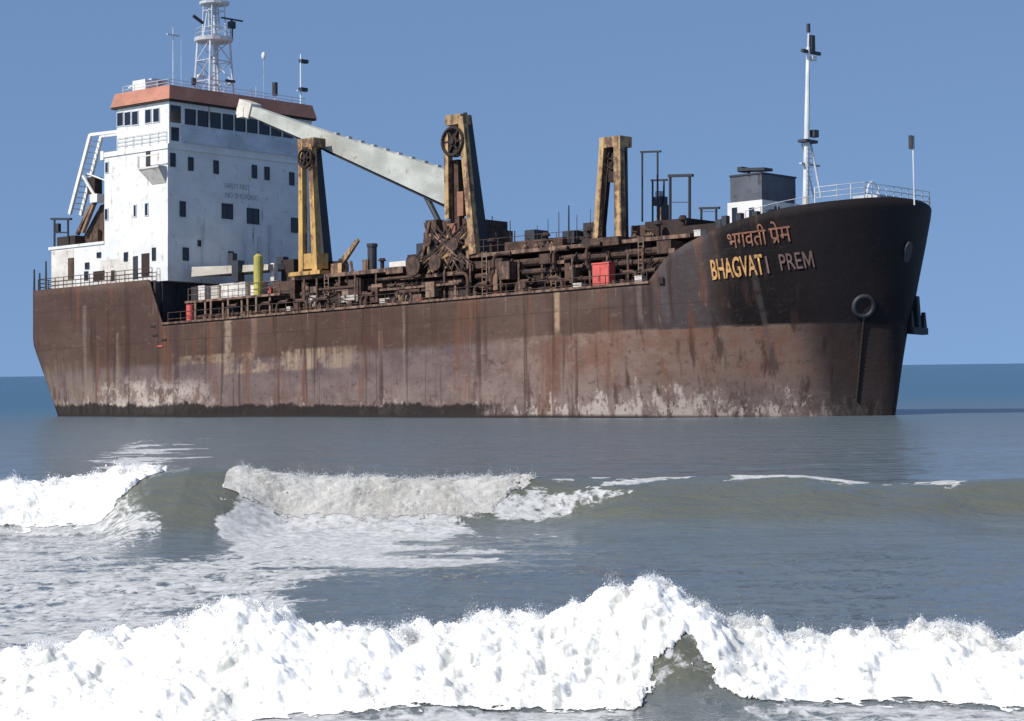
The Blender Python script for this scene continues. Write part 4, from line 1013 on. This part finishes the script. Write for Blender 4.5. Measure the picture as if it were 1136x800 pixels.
def foam_mask(X, Y):
    """how much foam lies on the water: 0 none, 1 solid"""
    px = X*FPX/np.maximum(Y, 5)+568
    f = np.zeros_like(X)
    nz = fbm(X*.35, Y*.35, 5., 4, 71)
    # trailing foam between the breakers on the left
    left = 1-sm(px+nz*170-(Y-40)*3.5, 240, 430)
    f = np.maximum(f, .80*(1-sm(px+nz*120, 210, 330))*sm(Y, 28.6, 29)*(1-sm(Y+nz*3, 31.5, 35)))
    f = np.maximum(f, left*sm(Y, 29, 31)*(1-sm(Y+nz*5, 47, 57))*.53)
    # foam left before the second breaker, centre
    c = sm(px+nz*24, 240, 262)*(1-sm(px+nz*150, 470, 620))*sm(Y+nz*3.5+np.clip((px-400)/100, -1, 1)*.8, 44.5, 48.5)*(1-sm(Y, 56.8, 57.6)*(1-sm(px, 262, 300)))*(1-sm(Y, 58.2, 60))
    f = np.maximum(f, c*.68)
    # left in front of second breaker
    c = (1-sm(px+nz*60, 120, 215))*sm(Y, 46, 50)*(1-sm(Y, 58, 60)); f = np.maximum(f, c*.45)
    # behind second breaker by the ship, left
    c = sm(px+nz*60, 95, 130)*(1-sm(px+nz*60, 165, 215))*sm(Y+nz*10, 66, 72)*(1-sm(Y+nz*30, 110, 140)); f = np.maximum(f, c*.66)
    # backwash just ashore of the near breaker
    c = (1-sm(Y, 25.5, 28.2)); f = np.maximum(f, c*(.50-.25*sm(px, 680, 720)*(1-sm(px, 800, 880))))
    ta = Y-crestA(X)
    f = np.maximum(f, .58*np.exp(-((ta+2.35)/.45)**2)*(1-.8*sm(px, 690, 720)*(1-sm(px, 800, 850))))
    f = np.maximum(f, .40*sm(px, 690, 710)*(1-sm(px, 830, 860))*sm(ta, -2.6, -1.2)*(1-sm(ta, -.2, .2)))
    tb0 = Y-crestB(X)
    f = np.maximum(f, .6*np.exp(-((tb0+2.6)/.6)**2)*(1-sm(px, 100, 150)))
    # whitecaps on the right-hand crest
    tb = Y-crestB(X)
    wn = fbm(X*.9, Y*1.3, 9., 5, 77, .65)
    wc = np.exp(-((tb+.25)/.7)**2)*sm(px, 596, 640)*(1-sm(px, 1050, 1090))*sm(wn+nz*.3, -.22, .28)
    f = np.maximum(f, wc*.95)
    f = np.maximum(f, np.exp(-((tb+.25)/.6)**2)*sm(px, 800, 815)*(1-sm(px, 885, 900))*sm(fbm(X*1.6, Y*1.2, 2., 3, 78), -.5, .2)*.75)
    # speckle below the crest, right of centre
    f = np.maximum(f, .62*np.exp(-((tb+1.2)/1.3)**2)*sm(px, 590, 620)*(1-sm(px, 690, 740))*sm(wn, -.2, .3))
    return np.clip(f, 0, 1)

rows = np.concatenate([np.arange(17, 24, .12), np.arange(24, 31.5, .04), np.arange(31.5, 54, .09), np.arange(54, 64, .045), np.geomspace(64, 260, 230), np.geomspace(265, 32000, 110)])
NC = 620
uu = np.linspace(-1, 1, NC); uu = np.sign(uu)*(.72*np.abs(uu)+.28*np.abs(uu)**3)
D, Uu = np.meshgrid(rows, uu, indexing='ij')
half = .30*D+4+np.where(D > 300, (D-300)*.6, 0)
X = Uu*half; Y = D
Z = sea_height(X, Y); Fm = foam_mask(X, Y)
def grid_object(name, X, Y, Z, matname, attrs=None):
    nr, nc = X.shape
    me = bpy.data.meshes.new(name)
    me.vertices.add(nr*nc); me.vertices.foreach_set('co', np.stack([X, Y, Z], -1).astype(np.float32).ravel())
    i = np.arange(nr*nc).reshape(nr, nc)
    q = np.stack([i[:-1, :-1], i[:-1, 1:], i[1:, 1:], i[1:, :-1]], -1).reshape(-1)
    n = len(q)//4
    me.loops.add(n*4); me.loops.foreach_set('vertex_index', q.astype(np.int32))
    me.polygons.add(n); me.polygons.foreach_set('loop_start', np.arange(0, n*4, 4, dtype=np.int32)); me.polygons.foreach_set('loop_total', np.full(n, 4, np.int32))
    me.update(calc_edges=True); me.polygons.foreach_set('use_smooth', np.ones(n, bool))
    for k, v in (attrs or {}).items():
        a = me.attributes.new(k, 'FLOAT', 'POINT'); a.data.foreach_set('value', v.astype(np.float32).ravel())
    me.materials.append(MAT[matname]); me.validate()
    o = bpy.data.objects.new(name, me); C.objects.link(o); return o

# --- water material
g = NT('sea_water')
geo = g.add('ShaderNodeNewGeometry'); P = geo.outputs['Position']
def pos(scale, loc=(0, 0, 0)):
    mp = g.add('ShaderNodeMapping'); g.l.new(P, mp.inputs[0]); mp.inputs['Scale'].default_value = scale; mp.inputs['Location'].default_value = loc; return mp.outputs[0]
at = g.add('ShaderNodeAttribute', attribute_name='foam').outputs['Fac']
spx = g.add('ShaderNodeSeparateXYZ'); g.l.new(P, spx.inputs[0])
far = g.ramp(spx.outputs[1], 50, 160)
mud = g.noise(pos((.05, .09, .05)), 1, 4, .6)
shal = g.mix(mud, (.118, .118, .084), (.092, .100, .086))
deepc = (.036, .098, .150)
shal = g.mix(g.ramp(spx.outputs[2], .06, .36), g.mix(mud, (.138, .150, .142), (.118, .138, .144)), (.120, .122, .090))  # higher water goes olive: churned sand, and light through thin crests painted in
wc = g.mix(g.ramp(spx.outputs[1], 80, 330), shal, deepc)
w1 = g.noise(pos((.7, 1.3, .7)), 1, 4, .6, .6); w2 = g.noise(pos((3.2, 5.5, 3.2), (3, 1, 0)), 1, 4, .6, .5); w3 = g.noise(pos((.12, .3, .12), (5, 0, 0)), 1, 4, .6)
hgt = g.math('ADD', g.math('ADD', g.math('MULTIPLY', w1, .16), g.math('MULTIPLY', w2, .050)), g.math('MULTIPLY_ADD', w3, .45, g.math('MULTIPLY', g.noise(pos((9, 12, 9), (2, 2, 0)), 1, 4, .6, .3), .014)))
hgt = g.math('MULTIPLY', hgt, g.math('MULTIPLY_ADD', far, 1.5, 1.0))
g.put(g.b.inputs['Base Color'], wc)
g.put(g.b.inputs['Roughness'], g.math('MULTIPLY_ADD', far, .16, .09)); g.b.inputs['IOR'].default_value = 1.33
bp = g.bump(hgt, 1.0, .6)
# lacy foam lying on the water
fb = g.add('ShaderNodeBsdfDiffuse')
n1 = g.noise(pos((1.0, .85, 1.0), (1, 2, 0)), 1, 8, .70, .6); n2 = g.noise(pos((5.5, 4.2, 5), (7, 2, 0)), 1, 6, .68, .4)
n3 = g.noise(pos((2.4, 1.5, 2), (4, 9, 0)), 1, 5, .6, 1.2)
net = g.math('SUBTRACT', 1, g.math('MULTIPLY', g.math('ABSOLUTE', g.math('SUBTRACT', n3, .5)), 5.0), clamp=True)
nn = g.math('ADD', g.math('ADD', g.math('MULTIPLY', n1, .56), g.math('MULTIPLY', n2, .30)), g.math('MULTIPLY_ADD', net, .16, -.01))
thr = g.math('SUBTRACT', 1.0, at)
fm_ = g.ramp(g.math('SUBTRACT', nn, g.math('MULTIPLY_ADD', thr, .62, .16)), -.03, .09)
fm_ = g.math('MULTIPLY', fm_, g.ramp(at, .02, .2))
g.put(fb.inputs[0], g.mix(g.ramp(n2, .35, .65), (.38, .38, .375), (.62, .615, .60)))
mx = g.add('ShaderNodeMixShader'); g.put(mx.inputs[0], g.math('MULTIPLY', fm_, .92)); g.l.new(g.b.outputs[0], mx.inputs[1]); g.l.new(fb.outputs[0], mx.inputs[2]); g.l.new(mx.outputs[0], g.out.inputs[0])
MAT['sea_water'] = g.m
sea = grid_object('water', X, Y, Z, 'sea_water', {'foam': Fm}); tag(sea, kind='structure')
sea['label'] = 'murky grey blue sea with breaking waves reaching to the horizon'

# --- breaking foam
def foam_mat(name, c0, c1, thin, sss=.06):
    g = NT(name)
    geo = g.add('ShaderNodeNewGeometry'); P = geo.outputs['Position']
    def pos(scale, loc=(0, 0, 0)):
        mp = g.add('ShaderNodeMapping'); g.l.new(P, mp.inputs[0]); mp.inputs['Scale'].default_value = scale; mp.inputs['Location'].default_value = loc; return mp.outputs[0]
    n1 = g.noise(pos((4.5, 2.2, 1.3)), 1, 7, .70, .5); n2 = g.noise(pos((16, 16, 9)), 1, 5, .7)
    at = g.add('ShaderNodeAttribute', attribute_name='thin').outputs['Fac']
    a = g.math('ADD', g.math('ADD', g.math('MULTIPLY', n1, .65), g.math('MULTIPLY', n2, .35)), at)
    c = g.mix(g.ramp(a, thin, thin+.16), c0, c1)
    g.put(g.b.inputs['Base Color'], c); g.b.inputs['Roughness'].default_value = .8; g.b.inputs['Specular IOR Level'].default_value = .1
    g.b.inputs['Subsurface Weight'].default_value = 1.0; g.b.inputs['Subsurface Radius'].default_value = (1, 1, 1); g.b.inputs['Subsurface Scale'].default_value = sss
    MAT[name] = g.m
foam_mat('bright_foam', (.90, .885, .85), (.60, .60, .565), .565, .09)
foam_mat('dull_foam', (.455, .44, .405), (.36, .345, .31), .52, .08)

OCT = np.array([(0, 0, 1), (1, 0, 0), (0, 1, 0), (-1, 0, 0), (0, -1, 0), (0, 0, -1)], float)
OCF = np.array([(0, 1, 2), (0, 2, 3), (0, 3, 4), (0, 4, 1), (5, 2, 1), (5, 3, 2), (5, 4, 3), (5, 1, 4)])
def foam_object(name, X, Y, Z, keep, thin, DX, DY, DZ, DS, r, matname):
    """sheet of foam and the spray torn from it as one mesh"""
    nr, nc = X.shape; nv = nr*nc; nd = len(DX)
    co = np.stack([X, Y, Z], -1).reshape(-1, 3)
    st = np.stack([r.uniform(.6, 1.3, nd), r.uniform(.6, 1.3, nd), r.uniform(.7, 1.7, nd)], -1)
    dv = (OCT[None]*(DS[:, None]*st)[:, None, :]+np.stack([DX, DY, DZ], -1)[:, None, :]).reshape(-1, 3)
    i = np.arange(nv).reshape(nr, nc)
    q = np.stack([i[:-1, :-1], i[1:, :-1], i[1:, 1:], i[:-1, 1:]], -1).reshape(-1, 4)
    q = q[keep.ravel()[q].min(1) > .42].reshape(-1)
    t = (OCF[None]+np.arange(nd)[:, None, None]*6+nv).reshape(-1)
    nq, n3 = len(q)//4, len(t)//3
    me = bpy.data.meshes.new(name)
    me.vertices.add(nv+nd*6); me.vertices.foreach_set('co', np.concatenate([co, dv]).astype(np.float32).ravel())
    me.loops.add(nq*4+n3*3); me.loops.foreach_set('vertex_index', np.concatenate([q, t]).astype(np.int32))
    me.polygons.add(nq+n3)
    me.polygons.foreach_set('loop_start', np.concatenate([np.arange(nq)*4, nq*4+np.arange(n3)*3]).astype(np.int32))
    me.polygons.foreach_set('loop_total', np.concatenate([np.full(nq, 4), np.full(n3, 3)]).astype(np.int32))
    me.update(calc_edges=True); me.polygons.foreach_set('use_smooth', np.ones(nq+n3, bool))
    a = me.attributes.new('thin', 'FLOAT', 'POINT'); a.data.foreach_set('value', np.concatenate([thin.ravel(), np.full(nd*6, -.3)]).astype(np.float32))
    me.materials.append(MAT[matname]); me.validate()
    o = bpy.data.objects.new(name, me); C.objects.link(o); return o

def roller(name, x0, x1, nu, nv, crest, height, out, mat, label, seed, amp, gapfn=None, drops=0, dsize=.02, tk=1.0, topthin=lambda x: 0*x, flat=0):
    """foam pouring down the shoreward face of a breaker: a sheet from crest to foot, broken into billows, with spray"""
    u = np.linspace(x0, x1, nu); v = np.linspace(-.22, 1.04, nv)
    r = np.random.default_rng(seed+5)
    def shape(Ux, Vv, rough=1):
        H = height(Ux); Cd = crest(Ux); vv = np.clip(Vv, 0, 1.04)
        zz = H*(1-np.clip(vv, 0, 1)**1.25)
        yy = Cd-out(Ux)*(.10*np.sin(np.clip(vv, 0, 1)*PI)+vv**1.5); yy = np.where(Vv < 0, Cd+np.abs(Vv)/.22*1.0*tk, yy)
        q = lambda k, sz=1.: (Ux*k/tk, yy*k/tk, zz*k*sz/tk)
        b0 = billow(*q(1.3), 3, seed+80, .5)
        b1 = billow(*q(3.2), 3, seed, .45); b2 = fbm(*q(12), 5, seed+20, .62)
        stv = fbm(Ux*9/tk, Vv*1.4, 2.2, 4, seed+40, .6)
        env = np.clip(.4+1.3*vv*(1.2-vv), .3, 1)
        ends = sm(Ux, x0, x0+.4*tk)*(1-sm(Ux, x1-.4*tk, x1))
        gapv = np.zeros_like(Ux) if gapfn is None else gapfn(Ux, vv)
        keep = (1-gapv)*ends
        top = np.exp(-(Vv/.16)**2)
        foot = sm(vv, .62, 1.0)
        # the foam lies on the face of the wave and thins out to nothing at its ragged lower and side edges
        frag = .5+.5*np.clip(fbm(*q(4), 6, seed+66, .68)*1.3-b0*.2, -1, 1)
        cover = np.minimum(keep, 1.2-foot*1.0)
        keep2 = cover+.55*(frag-.5)*(foot*.9+.35*(keep < .98))
        edge = sm(keep2, .45, .95)
        lump = amp*np.clip(.42+b0*.44+b1*.17+b2*.075, .04, 1.5)*(.05+.95*edge)*(1-.35*foot)
        base = sea_height(Ux, yy)
        sl_ = (sea_height(Ux, yy+.06)-sea_height(Ux, yy-.06))/.12
        nn_ = 1/np.sqrt(1+sl_**2)
        yy = yy-lump*sl_*nn_*flat; zz = base+.006*tk+lump*nn_*flat
        zz = zz+amp*top*edge*(.50*np.maximum(0, fbm(Ux*3.2/tk, yy*2, 4., 5, seed+60, .6))-.05)
        keep = keep2
        thin = .04-.04*b1-.04*b2+.13*stv+.20*fbm(Ux*2.3/tk, Vv*.8, 7., 5, seed+33, .62)+topthin(Ux)*.30*sm(vv, .42, .05)
        return yy, zz, keep, thin
    Ux, Vv = np.meshgrid(u, v, indexing='ij')
    yy, zz, keep, thin = shape(Ux, Vv)
    n = drops
    du = r.uniform(x0+.2, x1-.2, n); dv = np.where(r.random(n) < .84, -.07+np.abs(r.normal(0, .10, n)), r.uniform(0, 1.03, n))
    clump = fbm(du*3.1/tk, dv*3, 0., 4, seed+9)
    ok = r.random(n) < np.clip(.35+1.3*clump, .03, 1)
    du, dv = du[ok], dv[ok]
    py, pz, kk, _ = shape(du, dv)
    top = np.exp(-(np.maximum(dv, 0)/.12)**2)
    plume = np.clip(fbm(du*2.6/tk, du*0, 3., 4, seed+3, .6), 0, 1)
    lift = r.exponential(1, len(du))*(.010+.080*top*(.12+1.8*plume))*tk
    sz = dsize*np.exp(r.normal(0, .45, len(du)))
    ok = (kk > .6)
    o = foam_object(name, Ux, yy, zz, keep, np.clip(thin, -.5, .6), du[ok], (py-r.exponential(.02*tk, len(du)))[ok], (pz+lift)[ok], (sz*np.exp(-lift*6/tk))[ok], r, mat)
    tag(o, label, 'sea foam', 'white foam of the breaking waves', 'stuff')
    return o
def gA(x, v):
    px = x*FPX/28+568+fbm(x*3.5, v*4, .5, 5, 901, .65)*12
    lo = np.interp(v, [.30, .40, .65, .9, 1.04], [762, 752, 718, 706, 700]); hi = np.interp(v, [.30, .40, .65, .9, 1.04], [758, 760, 776, 826, 842])
    return sm(px, lo-12, lo+12)*(1-sm(px, hi-12, hi+12))*sm(v, .26, .40)
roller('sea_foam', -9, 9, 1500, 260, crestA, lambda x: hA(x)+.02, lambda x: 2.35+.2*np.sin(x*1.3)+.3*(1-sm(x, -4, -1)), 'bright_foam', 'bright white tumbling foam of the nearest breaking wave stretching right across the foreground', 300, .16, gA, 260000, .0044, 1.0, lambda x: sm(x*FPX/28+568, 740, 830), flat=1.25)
def pxB(x): return x*FPX/59.5+568
def gB1(x, v):
    px = pxB(x)+fbm(x*2.5, v*4, .5, 4, 911, .6)*7; hi = 188-60*v**1.2
    return sm(px, hi-16, hi+4)
def gB2(x, v):
    px = pxB(x); hi = 608-72*v**1.1+fbm(x*2.5, v*4, .5, 4, 921, .6)*14; lo = 254+2*v
    return np.maximum(sm(px, hi-26, hi+8), 1-sm(px, lo-3, lo+4))
roller('sea_foam', -19, (215-568)*59.5/FPX, 800, 170, crestB, lambda x: hB(x)+.03, lambda x: 2.6+0*x, 'bright_foam', 'white foam of the second breaker left of its smooth olive face', 500, .20, gB1, 60000, .008, 1.5, flat=1.0)
roller('sea_foam', (236-568)*59.5/FPX, (632-568)*59.5/FPX, 800, 170, crestB, lambda x: hB(x)+.02, lambda x: 2.4+0*x, 'dull_foam', 'dull beige foam of the second breaker in the middle of the bay', 600, .055, gB2, 30000, .007, 1.5, flat=1.6)
# ================================================================== LIGHT AND SKY
AZ = Vector((-.80, -.60, 0)).normalized(); EL = math.radians(42)
sd = Vector((AZ.x*math.cos(EL), AZ.y*math.cos(EL), math.sin(EL)))
sl = bpy.data.lights.new('sun', 'SUN'); so = bpy.data.objects.new('sun', sl); C.objects.link(so)
sl.energy = 5.0; sl.angle = math.radians(.53); sl.color = (1, .955, .88)
so.rotation_euler = sd.to_track_quat('Z', 'Y').to_euler()
w = bpy.data.worlds.new('World'); sc.world = w; w.use_nodes = True
nt = w.node_tree; bg = nt.nodes['Background']
sky = nt.nodes.new('ShaderNodeTexSky'); sky.sky_type = 'NISHITA'; sky.sun_disc = False
sky.sun_elevation = EL; sky.sun_rotation = math.atan2(AZ.x, AZ.y); sky.air_density = 1.0; sky.dust_density = .3; sky.ozone_density = 3.0
tc = nt.nodes.new('ShaderNodeTexCoord'); ad = nt.nodes.new('ShaderNodeVectorMath'); ad.operation = 'ADD'; ad.inputs[1].default_value = (0, 0, .34)
nm = nt.nodes.new('ShaderNodeVectorMath'); nm.operation = 'NORMALIZE'
nt.links.new(tc.outputs['Generated'], ad.inputs[0]); nt.links.new(ad.outputs[0], nm.inputs[0]); nt.links.new(nm.outputs[0], sky.inputs[0])
nt.links.new(sky.outputs[0], bg.inputs[0]); bg.inputs[1].default_value = .15

sc.view_settings.view_transform = 'Standard'; sc.view_settings.look = 'None'; sc.view_settings.exposure = 0; sc.view_settings.gamma = 1
sc.view_settings.use_curve_mapping = False
